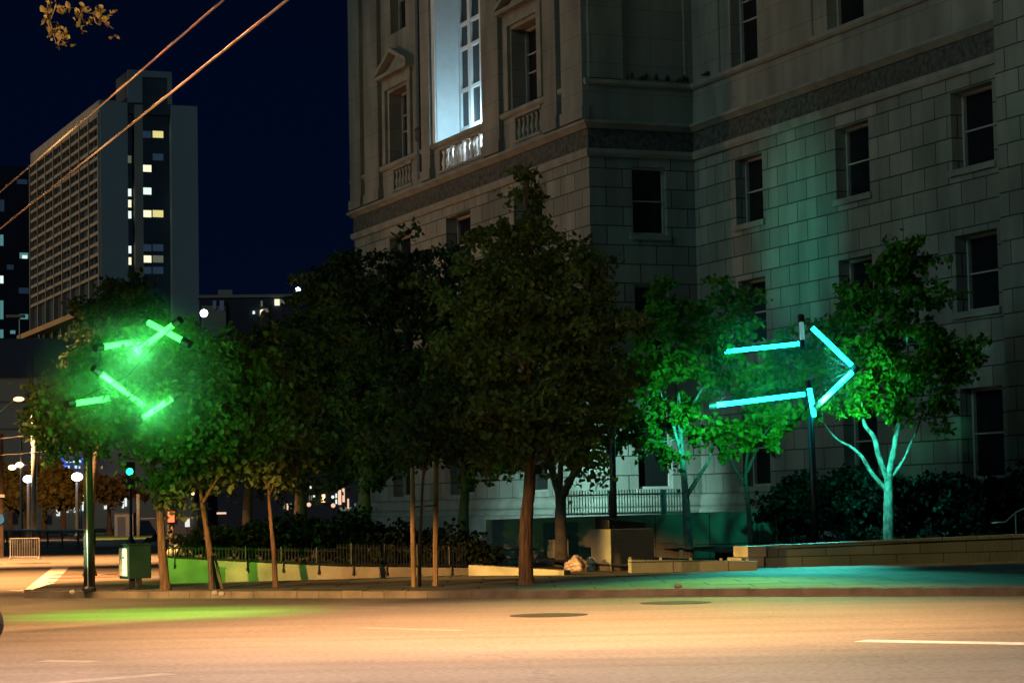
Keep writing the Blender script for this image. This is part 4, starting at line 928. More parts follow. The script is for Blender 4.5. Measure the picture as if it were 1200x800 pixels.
# ================================================================== TREES
def leaf_mesh(name, pts, size, m, parent=None, seed=0, flat=0.0):
    r = np.random.default_rng(seed); n = len(pts)
    s = size * r.uniform(.6, 1.55, n)[:, None]
    d = r.normal(size=(n, 3)); d[:, 2] -= .25; d /= np.linalg.norm(d, axis=1)[:, None]
    q = r.normal(size=(n, 3)); w = np.cross(d, q); w /= np.linalg.norm(w, axis=1)[:, None]; nn = np.cross(d, w)
    v = np.empty((n, 6, 3)); fold = .18
    v[:, 0] = pts; v[:, 1] = pts + s * (d * .35 + w * .36 + nn * fold); v[:, 2] = pts + s * (d * .72 + w * .27 + nn * fold * .8)
    v[:, 3] = pts + s * d; v[:, 4] = pts + s * (d * .72 - w * .27 + nn * fold * .8); v[:, 5] = pts + s * (d * .35 - w * .36 + nn * fold)
    v = v.reshape(-1, 3)
    if parent is not None:
        inv = np.array(wm(parent).inverted()); v = v @ inv[:3, :3].T + inv[:3, 3]
    me = bpy.data.meshes.new(name); me.vertices.add(n * 6); me.vertices.foreach_set('co', v.ravel())
    base = np.arange(n)[:, None] * 6
    idx = np.concatenate([base + np.array([[0, 1, 2, 3]]), base + np.array([[0, 3, 4, 5]])], axis=1).ravel()
    me.loops.add(n * 8); me.loops.foreach_set('vertex_index', idx); me.polygons.add(n * 2); me.polygons.foreach_set('loop_start', np.arange(n * 2) * 4)
    me.update(calc_edges=True); me.validate(); me.materials.append(m)
    o = bpy.data.objects.new(name, me); COL.objects.link(o)
    if parent is not None: o.parent = parent
    return o

def crown_points(lobes, D, n, seed, depth=1.0, clump=.26, per=58, base_dz=0.0):
    r = np.random.default_rng(seed); out = []; tot = sum(l[2] * l[3] for l in lobes); sc = D / FPX
    for l in lobes:
        cx, cy, rx, ry = l[:4]; dy = l[4] if len(l) > 4 else 0.0
        c = P(cx, cy, D); c = c + np.array([0, dy, 0]); k = max(3, int(n * rx * ry / tot / per))
        u = r.normal(size=(k, 3)); u /= np.linalg.norm(u, axis=1)[:, None]; rad = r.uniform(0.10, 1.0, k) ** .5
        rad = np.where(r.uniform(size=k) < .26, rad * r.uniform(1.1, 1.5, k), rad)
        cc = c + u * rad[:, None] * np.array([rx * sc, max(rx, ry) * sc * depth, ry * sc])
        for q, d in zip(cc, u):
            g = clump * r.uniform(.6, 1.5); m_ = int(per * r.uniform(.4, 1.6)); d = d * np.array([1, 1, .45]) + r.normal(size=3) * .35; d /= np.linalg.norm(d) + 1e-6
            along = r.uniform(-1, 1, m_)[:, None]
            out.append(q + d * along * g * 1.7 + np.array([0, 0, -.10]) * along ** 2 * g * 3 + r.normal(size=(m_, 3)) * np.array([g * .55, g * .55, g * .30]) * (1.15 - .5 * np.abs(along)))
    return np.concatenate(out)

def smooth_path(pts, k=4):
    pts = [np.array(p, float) for p in pts]
    if len(pts) < 3: return pts
    out = []
    for i in range(len(pts) - 1):
        p0, p1, p2, p3 = pts[max(i - 1, 0)], pts[i], pts[i + 1], pts[min(i + 2, len(pts) - 1)]
        for j in range(k):
            t_ = j / k; out.append(.5 * ((2 * p1) + (-p0 + p2) * t_ + (2 * p0 - 5 * p1 + 4 * p2 - p3) * t_ ** 2 + (-p0 + 3 * p1 - 3 * p2 + p3) * t_ ** 3))
    out.append(pts[-1]); return out

def tree(name, label, base, D, z0, trunk, r0, limbs, lobes, n, leaf, bark, leafsize=.15, seed=1, group='street trees', depth=1.0, clump=.22, flare=1.5, rend=.3):
    b = P(base, 640, D); b[2] = z0
    e = empty(name, b, 0, label, 'tree', group)
    k = MB(); pts = [np.array([P(trunk[0][0], trunk[0][1], D)[0], D, z0 - .05])] + [P(x, y, D) for x, y in trunk[1:]]
    sp_ = smooth_path(pts, 5); m_ = len(sp_)
    rr = [r0 * (1 - (1 - rend) * i / (m_ - 1)) * (flare if i == 0 else (1 + (flare - 1) * .35 if i == 1 else 1)) for i in range(m_)]
    k.tube(sp_, rr, 12, jit=.07)
    limb_pts = []
    for li, (path, ra_, rb2) in enumerate(limbs):
        dy = ((li * 37) % 7 - 3) * .16
        ps = [P(x, y, D + dy * j / max(1, len(path) - 1)) for j, (x, y) in enumerate(path)]
        ps = smooth_path(ps, 4); limb_pts += ps[len(ps) // 2:]; k.tube(ps, [ra_ + (rb2 - ra_) * i / (len(ps) - 1) for i in range(len(ps))], 9, jit=.06)
    # twigs from the nearest limb into the lobes
    joints = [p for p in sp_[int(m_ * .6):]] + limb_pts
    for li, l in enumerate(lobes):
        dst = P(l[0], l[1], D) + np.array([0, (l[4] if len(l) > 4 else 0), 0])
        src = min(joints, key=lambda p: np.linalg.norm(p - dst) + (4.0 if p[2] > dst[2] + .1 else 0))
        mid = (src + dst) / 2 + np.array([0, 0, -.08]); rt_ = min(r0 * .16, .019); k.tube(smooth_path([src, mid, dst], 3), [rt_ * (1 - .12 * q_) for q_ in range(7)], 6)
    k.build('trunk', bark, e, smooth=True)
    if n: leaf_mesh('crown', crown_points(lobes, D, n, seed, depth, clump), leafsize, leaf, e, seed)
    return e

# the main tree, front centre
Dm = G(617, 684, .146)[1]
tree('street_tree', 'tall dark conical street tree with brown trunk, front centre', 617, Dm, .146,
     [(617, 684), (616, 660), (617, 610), (621, 560), (619, 480), (618, 380), (617, 250), (617, 200)], .165,
     [([(621, 552), (600, 515), (575, 490), (550, 470)], .075, .02), ([(621, 545), (650, 520), (690, 500)], .075, .02), ([(619, 490), (580, 440), (550, 420)], .06, .02), ([(619, 480), (660, 430), (700, 400)], .06, .02), ([(618, 400), (580, 350), (560, 320)], .05, .015), ([(618, 380), (650, 330), (670, 300)], .05, .015)],
     [(617, 203, 5, 14), (616, 226, 10, 20), (613, 262, 28, 26), (618, 300, 50, 34), (590, 320, 55, 34), (650, 325, 55, 34), (567, 275, 16, 16), (682, 300, 20, 25), (565, 365, 55, 40), (620, 370, 60, 45), (675, 372, 58, 42), (555, 420, 48, 40), (620, 430, 75, 50), (690, 430, 48, 42), (715, 380, 28, 30), (590, 480, 65, 42), (655, 485, 65, 42), (600, 525, 55, 26), (665, 530, 45, 24), (715, 465, 28, 35)],
     25992, M['leaf'], M['bark'], 0.106, 21, clump=.2, flare=1.55)
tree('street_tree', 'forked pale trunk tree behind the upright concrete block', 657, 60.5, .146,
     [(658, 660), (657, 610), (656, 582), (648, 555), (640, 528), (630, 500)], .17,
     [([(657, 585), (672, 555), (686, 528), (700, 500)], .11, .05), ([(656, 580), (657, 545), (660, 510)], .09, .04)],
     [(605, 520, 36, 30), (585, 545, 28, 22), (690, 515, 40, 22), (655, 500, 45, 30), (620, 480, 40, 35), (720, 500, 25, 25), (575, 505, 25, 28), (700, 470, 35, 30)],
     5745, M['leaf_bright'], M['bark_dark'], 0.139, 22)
tree('street_tree', 'bushy dark tree left of the main tree, topped against the lit window bays', 428, 60, .5,
     [(428, 655), (427, 600), (430, 540), (445, 470), (460, 380)], .2, [([(430, 540), (470, 480), (500, 440)], .1, .03), ([(430, 530), (400, 470)], .09, .03)],
     [(470, 320, 40, 36), (440, 355, 45, 40), (485, 370, 45, 45), (425, 410, 50, 50), (480, 430, 55, 50), (440, 480, 60, 50), (500, 490, 45, 45), (450, 530, 60, 35), (415, 340, 30, 30), (495, 300, 18, 16)],
     16416, M['leaf_dark'], M['bark_dark'], 0.131, 23)
tree('street_tree', 'dark round tree just left of the civic building edge', 353, 64, .5,
     [(353, 650), (352, 600), (355, 540), (365, 460), (375, 380)], .22, [([(354, 550), (330, 500)], .1, .03), ([(355, 540), (395, 480)], .1, .03)],
     [(390, 325, 26, 26), (375, 350, 36, 36), (400, 375, 40, 45), (365, 400, 45, 45), (395, 440, 50, 50), (350, 450, 50, 45), (380, 500, 60, 45), (340, 510, 45, 40), (400, 545, 50, 28), (355, 545, 40, 25), (418, 320, 20, 22)],
     16416, M['leaf_dark'], M['bark_dark'], 0.139, 24)
tree('street_tree', 'dim tree mass between the green lit tree and the round dark tree', 290, 72, .3,
     [(290, 645), (290, 600), (295, 540), (300, 460)], .2, [([(292, 560), (265, 520)], .1, .03)],
     [(300, 415, 36, 36), (320, 440, 40, 45), (285, 460, 40, 45), (310, 500, 50, 45), (270, 520, 40, 40), (300, 550, 50, 28), (335, 400, 25, 25)],
     10944, M['leaf_dark'], M['bark_dark'], 0.146, 25)
tree('street_tree', 'dark leafy tree directly behind the main tree, left side', 545, 63, .3,
     [(543, 655), (543, 610), (545, 560), (540, 480)], .2, [([(544, 560), (575, 510)], .09, .03)],
     [(530, 330, 30, 32), (520, 370, 36, 40), (545, 410, 40, 45), (525, 450, 45, 45), (560, 480, 45, 40), (530, 520, 45, 30), (575, 520, 30, 25)],
     9576, M['leaf_dark'], M['bark_dark'], 0.131, 26)
tree('young_tree', 'thin staked young tree between two tall wooden stakes', 491, 47.2, .146,
     [(491, 686), (492, 640), (494, 590), (497, 530), (500, 470)], .045, [([(495, 560), (515, 510)], .02, .008), ([(495, 550), (475, 505)], .02, .008)],
     [(500, 470, 40, 40), (475, 505, 34, 28), (525, 510, 34, 28), (498, 520, 40, 22)], 3556, M['leaf_dark'], M['bark'], 0.098, 27, flare=1.2)
tree('young_tree', 'slender leaning young tree without stakes by the planter wall', 323, 48.3, .146,
     [(323, 688), (321, 650), (317, 605), (315, 570), (318, 520)], .06, [([(316, 580), (330, 545)], .03, .01), ([(316, 575), (300, 545)], .03, .01)],
     [(318, 470, 30, 36), (300, 500, 32, 36), (335, 505, 26, 32), (318, 540, 34, 26), (290, 530, 22, 22), (312, 435, 20, 22)], 4924, M['leaf'], M['bark'], 0.114, 28, flare=1.2)
tree('street_tree', 'slim tree with stakes round its foot in front of the green planter wall', 249, 48.2, .146,
     [(250, 689), (247, 655), (241, 615), (235, 575), (232, 545)], .085, [([(237, 590), (250, 568), (262, 552)], .04, .015), ([(234, 572), (222, 552), (212, 535)], .04, .015)],
     [(240, 440, 36, 36), (262, 420, 26, 30), (225, 480, 40, 40), (262, 480, 36, 40), (240, 515, 40, 30), (272, 440, 22, 34), (215, 530, 30, 24), (268, 530, 28, 28)], 8892, M['leaf'], M['bark'], 0.114, 29, flare=1.3)
tree('street_tree', 'green glowing tree with a leaning brown trunk holding the tube arrow', 193, 48.0, .146,
     [(194, 690), (191, 655), (188, 610), (185, 575), (175, 530), (160, 480)], .11, [([(186, 585), (205, 550), (215, 520)], .05, .02), ([(184, 570), (150, 520), (120, 480)], .06, .02), ([(176, 535), (190, 470), (195, 420)], .05, .02)],
     [(150, 420, 45, 34), (110, 430, 36, 34), (190, 420, 42, 36), (212, 450, 34, 40), (75, 465, 30, 26), (55, 460, 20, 20), (105, 480, 45, 32), (160, 480, 48, 36), (75, 500, 34, 28), (112, 506, 36, 18), (196, 516, 34, 26), (194, 562, 18, 18), (208, 570, 18, 20), (225, 400, 24, 22)],
     17784, M['leaf'], M['bark'], 0.114, 30, depth=.8)
tree('street_tree', 'dark treetop rising above the green tube arrow in front of the hotel', 105, 66, .0,
     [(105, 665), (106, 600), (118, 500), (140, 400)], .15, [],
     [(148, 345, 34, 22), (125, 365, 34, 28), (165, 370, 34, 28), (115, 395, 28, 26), (145, 400, 45, 32), (185, 400, 24, 22), (100, 420, 20, 20)], 8208, M['leaf_dark'], M['bark_dark'], 0.139, 31)
# trees by the cyan arrow
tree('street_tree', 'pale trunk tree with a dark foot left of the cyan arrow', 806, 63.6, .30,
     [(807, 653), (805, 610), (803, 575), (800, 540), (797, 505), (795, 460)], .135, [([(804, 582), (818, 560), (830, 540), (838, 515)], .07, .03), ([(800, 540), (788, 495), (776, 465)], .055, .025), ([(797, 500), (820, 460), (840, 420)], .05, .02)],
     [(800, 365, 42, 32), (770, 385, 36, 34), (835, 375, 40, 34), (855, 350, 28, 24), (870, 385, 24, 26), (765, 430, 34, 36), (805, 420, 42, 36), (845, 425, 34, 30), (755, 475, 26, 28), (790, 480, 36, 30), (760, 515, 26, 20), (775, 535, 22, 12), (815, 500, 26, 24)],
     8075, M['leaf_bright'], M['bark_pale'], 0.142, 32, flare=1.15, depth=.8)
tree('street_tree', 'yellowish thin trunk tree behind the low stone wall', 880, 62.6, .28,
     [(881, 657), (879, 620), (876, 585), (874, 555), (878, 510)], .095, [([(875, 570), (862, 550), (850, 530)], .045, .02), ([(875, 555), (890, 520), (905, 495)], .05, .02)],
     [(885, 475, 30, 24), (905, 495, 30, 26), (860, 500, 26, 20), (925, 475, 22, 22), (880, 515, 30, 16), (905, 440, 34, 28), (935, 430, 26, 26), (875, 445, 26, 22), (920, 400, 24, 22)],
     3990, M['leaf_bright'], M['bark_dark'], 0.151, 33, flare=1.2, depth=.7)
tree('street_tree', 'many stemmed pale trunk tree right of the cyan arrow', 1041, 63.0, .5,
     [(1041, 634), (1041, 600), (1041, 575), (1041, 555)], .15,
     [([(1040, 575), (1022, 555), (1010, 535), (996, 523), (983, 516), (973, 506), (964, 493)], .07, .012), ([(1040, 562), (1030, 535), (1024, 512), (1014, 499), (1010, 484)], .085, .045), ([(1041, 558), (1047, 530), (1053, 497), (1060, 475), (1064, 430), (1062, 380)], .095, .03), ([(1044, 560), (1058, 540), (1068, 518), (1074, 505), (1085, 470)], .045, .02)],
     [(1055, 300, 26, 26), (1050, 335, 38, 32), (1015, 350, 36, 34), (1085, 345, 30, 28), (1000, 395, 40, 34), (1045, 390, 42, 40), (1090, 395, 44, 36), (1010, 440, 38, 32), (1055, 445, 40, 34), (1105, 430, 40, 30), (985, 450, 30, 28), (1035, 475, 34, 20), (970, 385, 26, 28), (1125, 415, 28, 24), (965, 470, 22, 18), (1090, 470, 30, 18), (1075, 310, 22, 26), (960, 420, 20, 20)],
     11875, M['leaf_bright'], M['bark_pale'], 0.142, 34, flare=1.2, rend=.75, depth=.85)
# orange lit plaza trees far left
for i, (x, lob) in enumerate(((12, [(8, 568, 22, 16), (20, 578, 18, 14)]), (28, [(30, 572, 20, 16), (22, 585, 14, 10)]), (52, [(50, 572, 22, 18), (58, 560, 18, 14)]), (74, [(76, 566, 22, 18), (70, 580, 20, 16), (88, 575, 14, 14)]))):
    tree('plaza_tree', ['orange lit pollarded tree at the left edge of the plaza', 'shaded pollarded tree left of the steel mast', 'orange lit pollarded tree just right of the steel mast', 'widest orange lit pollarded tree by the brown pole'][i], x, 205, 0,
         [(x, 628), (x, 610), (x + 1, 595), (x + 1, 585)], .3, [], lob, 1872, M['leaf_plaza'], M['bark'], 0.504, 40 + i, 'pollarded plaza trees', clump=.5, depth=1.0)
tree('plaza_tree', 'grey dim tree behind the traffic signal', 128, 210, 0, [(128, 627), (128, 610), (128, 590)], .3, [], [(125, 565, 18, 16), (140, 575, 16, 14), (118, 580, 12, 12)], 1296, M['leaf_gold'], M['bark_dark'], 0.504, 45, 'pollarded plaza trees', clump=.5)

# shrubs and hedges
def shrub(name, label, lobes, D, n, m, base, seed, cat='hedge', size=.12, depth=1.0, group='shrubs behind the fence'):
    b = P(base, 640, D); b[2] = .3; e = empty(name, b, 0, label, cat, group)
    leaf_mesh('foliage', crown_points(lobes, D, n, seed, depth, .2), size, m, e, seed)
    k = MB()
    for l in lobes:
        c_ = P(l[0], l[1], D)
        for s in range(2): k.tube([(c_[0] + (s - .5) * .4, D, .3), (c_[0] + (s - .5) * .7, D + .1, max(.5, c_[2]))], [.03, .012], 5)
    k.build('stems', M['bark_dark'], e)
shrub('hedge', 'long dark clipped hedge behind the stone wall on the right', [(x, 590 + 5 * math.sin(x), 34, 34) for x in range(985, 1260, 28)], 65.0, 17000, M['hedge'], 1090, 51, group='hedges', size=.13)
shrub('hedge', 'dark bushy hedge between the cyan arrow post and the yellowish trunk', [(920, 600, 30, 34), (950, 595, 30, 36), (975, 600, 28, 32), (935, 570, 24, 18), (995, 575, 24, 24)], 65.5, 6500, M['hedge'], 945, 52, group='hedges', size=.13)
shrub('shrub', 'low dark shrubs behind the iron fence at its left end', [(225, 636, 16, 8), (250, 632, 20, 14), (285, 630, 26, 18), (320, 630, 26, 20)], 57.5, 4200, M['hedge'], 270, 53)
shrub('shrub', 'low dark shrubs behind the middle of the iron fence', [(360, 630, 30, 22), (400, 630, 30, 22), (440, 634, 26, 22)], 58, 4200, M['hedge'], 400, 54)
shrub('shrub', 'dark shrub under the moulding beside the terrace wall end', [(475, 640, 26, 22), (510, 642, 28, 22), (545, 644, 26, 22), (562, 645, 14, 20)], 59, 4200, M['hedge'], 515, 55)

# stakes
def stake(x0, y0, x1, y1, D, r, label, group, m='wood'):
    k = MB(); a = P(x0, y0, D); a[2] = .13; b = P(x1, y1, D); k.tube([a, a * .5 + b * .5, b], [r, r * .97, r * .93], 10, jit=.04)
    return tag(k.build('tree_stake', M[m], smooth=False), label, 'stake', group)
Ds = 46.9
stake(484.5, 687, 483, 548, Ds, .052, 'left tall wooden stake of the young tree', 'stakes of the staked young tree')
stake(510, 684, 511, 534, Ds + .5, .056, 'right and taller wooden stake of the young tree', 'stakes of the staked young tree')
k = MB(); k.tube([P(484, 594, Ds + .1), P(510, 592, Ds + .35)], .02, 6); tag(k.build('stake_tie', M['wood']), 'thin wooden crosspiece tying the two tall stakes', 'crosspiece')
for i, (x0, x1) in enumerate(((247.5, 246), (252, 248), (261, 251), (256, 247))):
    stake(x0, 690, x1, 650 - i, 47.9 + .15 * i, .028, ['upright thin stake at the foot of the slim tree', 'second thin stake at the foot of the slim tree', 'outermost splayed stake at the foot of the slim tree', 'inner splayed stake at the foot of the slim tree'][i], 'thin stakes at the slim tree', 'bark_dark')

# ================================================================== LIGHT SCULPTURES
def arrow_tube(parent, p0, p1, r, m, cap0=True, cap1=True):
    k = MB(); k.tube([p0, p1], r, 14); o = k.build('light_tube', m, parent, smooth=True)
    d = (np.array(p1) - np.array(p0)); d /= np.linalg.norm(d)
    for c, q, s in ((cap0, p0, -1), (cap1, p1, 1)):
        if c:
            k = MB(); q = np.array(q); k.tube([q + d * s * .004, q + d * s * .21], r * 1.4, 14); k.build('end_cap', M['cap'], o, smooth=False)
    return o
DA = 60.0
ap = pz(955, DA, .30)
AR = empty('cyan_tube_arrow', ap, 0, 'cyan light tube arrow on a tall black pole, pointing right', 'light sculpture', 'light tube arrows')
k = MB(); k.tube([(ap[0], DA, .1), (P(950, 490, DA)[0], DA, P(950, 487, DA)[2])], [.10, .085], 12); k.build('pole', M['black'], AR, smooth=True)
k = MB(); k.lathe([(.2, 0), (.2, .05), (.12, .08)], (ap[0], DA, .5), 12); k.build('base_plate', M['black'], AR)
segs = [((840, 474.5), (943, 461.5), 0, 0, 'tube_cyan', 1, 0), ((832, 413.6), (935, 402.5), 4.4, .15, 'tube_cyan', 0, 0), ((940.5, 399), (939, 378), .15, .3, 'tube_dim', 1, 1), ((952, 384), (998, 428), .3, .1, 'tube_cyan', 0, 0), ((998.5, 436), (961, 472), .05, -.1, 'tube_cyan', 1, 1), ((948.5, 455), (954, 488), -.05, -.05, 'tube_cyan', 1, 0)]
for (x0, y0), (x1, y1), d0, d1, m, c0, c1 in segs:
    arrow_tube(AR, P(x0, y0, DA + d0), P(x1, y1, DA + d1), .062, M[m], c0, c1)
k = MB(); k.tube([P(946, 461, DA), P(998, 433, DA + .1)], .008, 5); k.tube([P(940, 400, DA + .15), P(998, 433, DA + .1)], .008, 5); k.tube([P(870, 462, DA + .1), P(938, 402, DA + .1)], .007, 5); k.tube([P(840, 472, DA), P(860, 458, DA + .3), P(940, 448, DA)], .007, 5); k.build('stay_wires', M['cable'], AR)
k = MB(); k.tube([P(838, 471.5, DA - .01), P(943, 458.5, DA - .01)], .02, 6); k.tube([P(855, 408, DA + .4), P(935, 399.5, DA + .13)], .02, 6); k.build('back_channel', M['cap'], AR)

DG = PD - .1
GRN = empty('green_tube_arrow', PB + [0, 0, .0], 0, 'green light tube arrow among the leaves above the brown pole', 'light sculpture', 'light tube arrows')
gsegs = [((120, 406.5), (166, 399.5), 0, .95, 1, 0), ((204, 380), (160, 412), .05, .75, 1, 0), ((214, 399), (174, 378), -.05, .35, 1, 0), ((117.5, 437), (172, 478), -.05, .95, 1, 0), ((87, 472.5), (140, 465), -.05, .95, 1, 0), ((202, 466), (168, 489), .5, .6, 1, 1)]
for (x0, y0), (x1, y1), d0, d1, c0, c1 in gsegs:
    arrow_tube(GRN, P(x0, y0, DG - 1.35 + d0), P(x1, y1, DG - 1.35 + d1), .058, M['tube_green'], c0, c1)
k = MB(); k.tube([P(118, 408, DG - 1.35), P(116, 432, DG - 1.4)], .010, 5); k.tube([P(83, 472, DG - 1.4), P(150, 440, DG - 1.4), P(205, 380, DG - 1.3)], .009, 5); k.tube([P(102, 440, DG), P(118, 434, DG - 1.4)], .012, 5); k.tube([P(102, 425, DG), P(120, 407, DG - 1.35)], .012, 5); k.build('stay_wires', M['cable'], GRN)
# unseen fill spots added to extend the tubes' light
spot('cyan_down_fill', tuple(P(948, 470, DA - .6)), tuple(G(938, 665, .146)), 4600, (0.05, 1.0, 0.85), 50, .9, .15)  # added spot for the wall top and sidewalk
spot('cyan_pavement_fill', tuple(P(940, 470, DA - 3.0)), tuple(G(930, 676, .146)), 3600, (0.10, 1.0, 0.72), 58, 1.0, .15)  # added spot that widens the teal pool on the pavement
spot('cyan_wall_fill', bl(-6.5, -8.2, 3.2), bl(XB, -7.6, 10.6), 2600, (0.0, 1.0, 0.70), 33, 1.0, .15)  # added spot well behind the arrow, makes the teal patch on the wing
spot('cyan_tree_fill', tuple(P(968, 402, DA - .7)), tuple(P(1036, 548, 63)), 3600, (0.04, 1.0, 0.70), 36, .8, .15)  # added spot on the right tree's trunk and limbs
spot('cyan_left_tree_fill', tuple(P(850, 480, DA - 1.0)), tuple(P(792, 500, 63.6)), 2200, (0.03, 1.0, 0.66), 34, .9, .15)  # added spot on the left tree
spot('cyan_leaf_fill', tuple(P(900, 470, DA - 2.5)), tuple(P(895, 500, 63)), 1500, (0.03, 1.0, 0.5), 50, .9, .15)  # this and the next two: spots added to brighten leaves
spot('cyan_leaf_fill', tuple(P(958, 480, DA - .8)), tuple(P(1003, 445, 62.6)), 2300, (0.05, 1.0, 0.45), 42, .8, .12)
spot('cyan_leaf_fill', tuple(P(855, 470, DA - .9)), tuple(P(795, 455, 63)), 1000, (0.05, 1.0, 0.45), 36, .8, .12)
spot('arrow_road_fill', tuple(P(880, 470, DA - 5)), tuple(G(840, 704)), 4200, (0.40, 1.0, 0.08), 44, .9, .2)  # added spot for the yellow green pool by the kerb
gr_ = G(190, 719)
spot('sodium_street_lamp', (-13.5, 45, 9), (-13.5, 45.2, 0), 11000, SODIUM, 96, 0.8)  # unseen lamp added to fill the dark gap at the left kerb
spot('green_road_fill', (gr_[0], gr_[1] - .5, 5.6), tuple(gr_), 6400, (0.10, 1.0, 0.03), 66, 1.0, .1)  # added spot hanging free over the road for the green pool
spot('green_box_fill', tuple(NB + np.array([-2.8, -1.35, 1.6])), tuple(NB + np.array([-.25, -.1, .6])), 900, (0.55, 1.0, 0.55), 22, .7, .05)  # added spot that brightens only the newspaper box front
spot('green_wall_fill', (-6.9, 50.0, 2.5), tuple(G(250, 668, .146)), 900, (0.34, 1.0, 0.05), 100, .8, .1)  # added spot between trees and planter wall, tints the wall green
spot('green_leaf_fill', tuple(P(150, 500, DG - 6.5)), tuple(P(155, 455, DG)), 800, (0.03, 1.0, 0.10), 70, 1.0, .3)  # added frontal spot that greens the crown
for gx, gy, gp in ((162, 410, 60), (180, 479, 75), (125, 450, 26)): point('green_glow_fill', tuple(P(gx, gy, DG - 1.5)), gp, (0.12, 1.0, 0.26), .12)  # points added inside the volume to feed the glow
# volumes added to stand in for the glow round the tubes
def glow_mist(name, x, y, D, rx, ry, rd, density, seed=0.0):
    c = P(x, y, D); k = MB(); k.ball((0, 0, 0), 1, 1, 1, 24, 16)
    m = bpy.data.materials.new(name); m.use_nodes = True; t = m.node_tree; t.nodes.clear(); o_ = t.nodes.new('ShaderNodeOutputMaterial'); v = t.nodes.new('ShaderNodeVolumePrincipled')
    v.inputs['Color'].default_value = (.9, .95, .95, 1); t.links.new(v.outputs[0], o_.inputs['Volume'])
    tc = t.nodes.new('ShaderNodeTexCoord'); ln = t.nodes.new('ShaderNodeVectorMath'); ln.operation = 'LENGTH'; t.links.new(tc.outputs['Object'], ln.inputs[0])
    mr = t.nodes.new('ShaderNodeMapRange'); mr.interpolation_type = 'SMOOTHSTEP'; mr.inputs[1].default_value = 1.0; mr.inputs[2].default_value = 0.1; t.links.new(ln.outputs['Value'], mr.inputs[0])
    nz = t.nodes.new('ShaderNodeTexNoise'); nz.noise_dimensions = '4D'; nz.inputs['W'].default_value = seed; nz.inputs['Scale'].default_value = 2.2; nz.inputs['Detail'].default_value = 2; t.links.new(tc.outputs['Object'], nz.inputs['Vector'])
    m2 = t.nodes.new('ShaderNodeMapRange'); m2.inputs[1].default_value = .35; m2.inputs[2].default_value = .65; m2.inputs[3].default_value = .25; m2.inputs[4].default_value = 1.6; t.links.new(nz.outputs[0], m2.inputs[0])
    a_ = t.nodes.new('ShaderNodeMath'); a_.operation = 'MULTIPLY'; t.links.new(mr.outputs[0], a_.inputs[0]); t.links.new(m2.outputs[0], a_.inputs[1])
    b_ = t.nodes.new('ShaderNodeMath'); b_.operation = 'MULTIPLY'; b_.inputs[1].default_value = density; t.links.new(a_.outputs[0], b_.inputs[0]); t.links.new(b_.outputs[0], v.inputs['Density'])
    o = k.build(name, m, smooth=True, origin=(0, 0, 0)); o.location = Vector(c); o.scale = (rx * D / FPX, rd, ry * D / FPX)
    return tag(o, kind='stuff')
glow_mist('glow_mist', 160, 440, DG - .75, 140, 110, 1.7, .32)
glow_mist('glow_mist', 900, 415, DA + .2, 150, 105, 1.9, .032, 3.0)
# cool floodlight washing the foot of the facade
spot('facade_flood_lamp', bl(-5.0, -4.5, 4.2), bl(.6, 1.2, 1.6), 8000, (0.50, 1.0, 0.84), 66, .9, .15)
spot('facade_flood_lamp', bl(-6.5, 5.5, 4.5), bl(0, 6.5, 1.4), 1000, (0.58, 1.0, 0.90), 70, .9, .15)

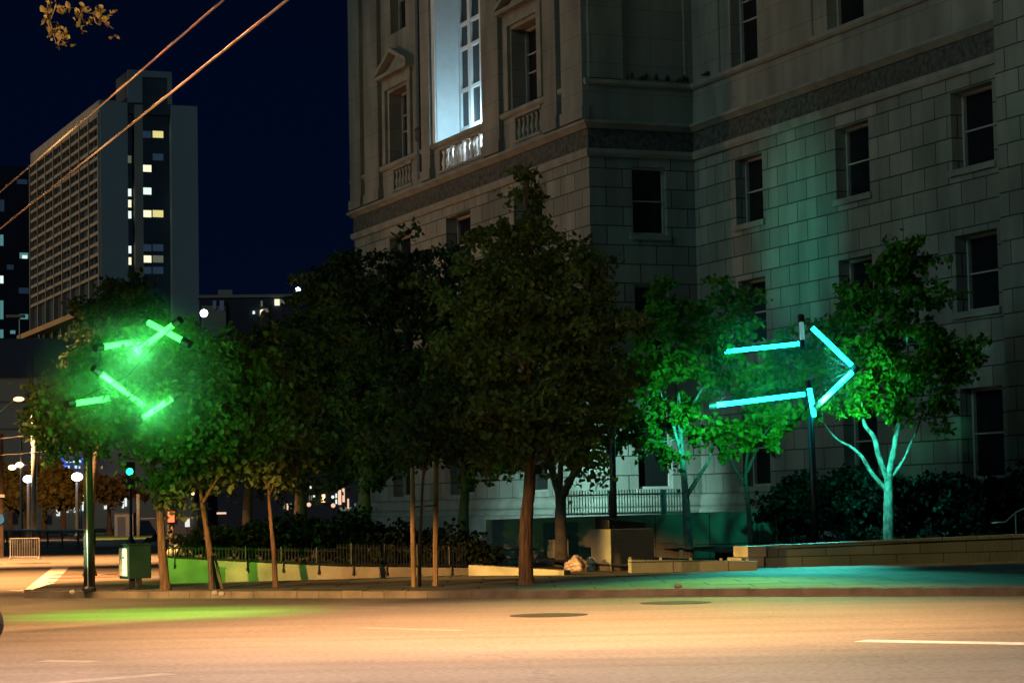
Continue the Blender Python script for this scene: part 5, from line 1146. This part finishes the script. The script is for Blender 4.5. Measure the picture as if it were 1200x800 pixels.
# ================================================================== OVERHEAD WIRES AND NEAR BRANCH
for (x0, y0, x1, y1, lab) in ((0, 225, 262, 0, 'upper of two orange lit overhead trolley wires'), (0, 268, 337, 0, 'lower and brighter of two orange lit trolley wires')):
    a, b = G(x0, y0, 6.0), G(x1, y1, 6.0); d = b - a; k = MB(); k.tube([a - d * 1.2, a + d * 2.0], .010 if y0 < 250 else .012, 6, cap=True)
    tag(k.build('trolley_wire', M['wire'], origin=tuple(a)), lab, 'wire', 'overhead trolley wires')
for (x0, y0, x1, y1, D, lab) in ((-30, 517, 190, 482, 90, 'thin dark cable sagging across the left street lamps'), (-30, 535, 150, 512, 92, 'lower thin dark cable across the stucco hall')):
    a, b = P(x0, y0, D), P(x1, y1, D - 8); m_ = (a + b) / 2 - np.array([0, 0, .15]); k = MB(); k.tube(smooth_path([a, m_, b], 6), .018, 5); tag(k.build('cable', M['cable'], origin=tuple(a)), lab, 'cable', 'dark cables')
def near_branch():
    D = 27.0; e = empty('tree_branch', P(66, -14, D), 0, 'leafy twig hanging into the top left corner, lit golden', 'branch')
    k = MB(); pts = []; r = np.random.default_rng(5)
    tw = [[(40, -60), (58, -20), (66, 5), (70, 12), (85, 9), (100, 14), (113, 18), (122, 26), (133, 34)], [(58, -20), (56, 5), (58, 22), (62, 38), (66, 52)], [(88, 10), (94, 22), (96, 36)], [(62, 38), (72, 48), (80, 50)], [(110, 17), (112, 26), (118, 30)], [(66, 5), (62, 16), (58, 26)], [(40, -60), (90, -22), (128, -6), (136, 0)]]
    for p in tw:
        q = smooth_path([P(x, y, D + .05 * i) for i, (x, y) in enumerate(p)], 3); k.tube(q, [.011 - .007 * i / (len(q) - 1) for i in range(len(q))], 5)
    k.build('twig', M['bark'], e)
    for cx, cy, n, sx, sy in ((58, 2, 9, 4, 8), (57, 22, 18, 6, 9), (62, 38, 14, 6, 8), (72, 50, 12, 8, 4), (75, 35, 7, 5, 5), (74, 10, 9, 6, 6), (85, 11, 7, 8, 5), (96, 38, 4, 2, 4), (95, 22, 5, 3, 5), (117, 14, 14, 7, 7), (107, 27, 7, 6, 5), (120, 26, 6, 5, 5), (132, 38, 2, 2, 4), (100, 12, 4, 4, 3), (131, 18, 3, 4, 4), (131, -1, 2, 2, 1)):
        for _ in range(n): pts.append(P(cx + r.normal() * sx * .7, cy + r.normal() * sy * .7, D + r.normal() * .12))
    leaf_mesh('leaves', np.array(pts), .075, M['leaf_gold'], e, 77)
near_branch()
spot('wire_fill', (-2.5, 20, 2.5), (-5.5, 28, 6.0), 1500, (1.0, 0.60, 0.28), 80, .8, .1)  # unseen spot added to brighten the trolley wires
spot('branch_fill', (-7.5, 22, 5.2), tuple(P(90, 20, 27)), 5200, (1.0, 0.66, 0.30), 40, .8, .1)  # unseen spot added to light the hanging twig
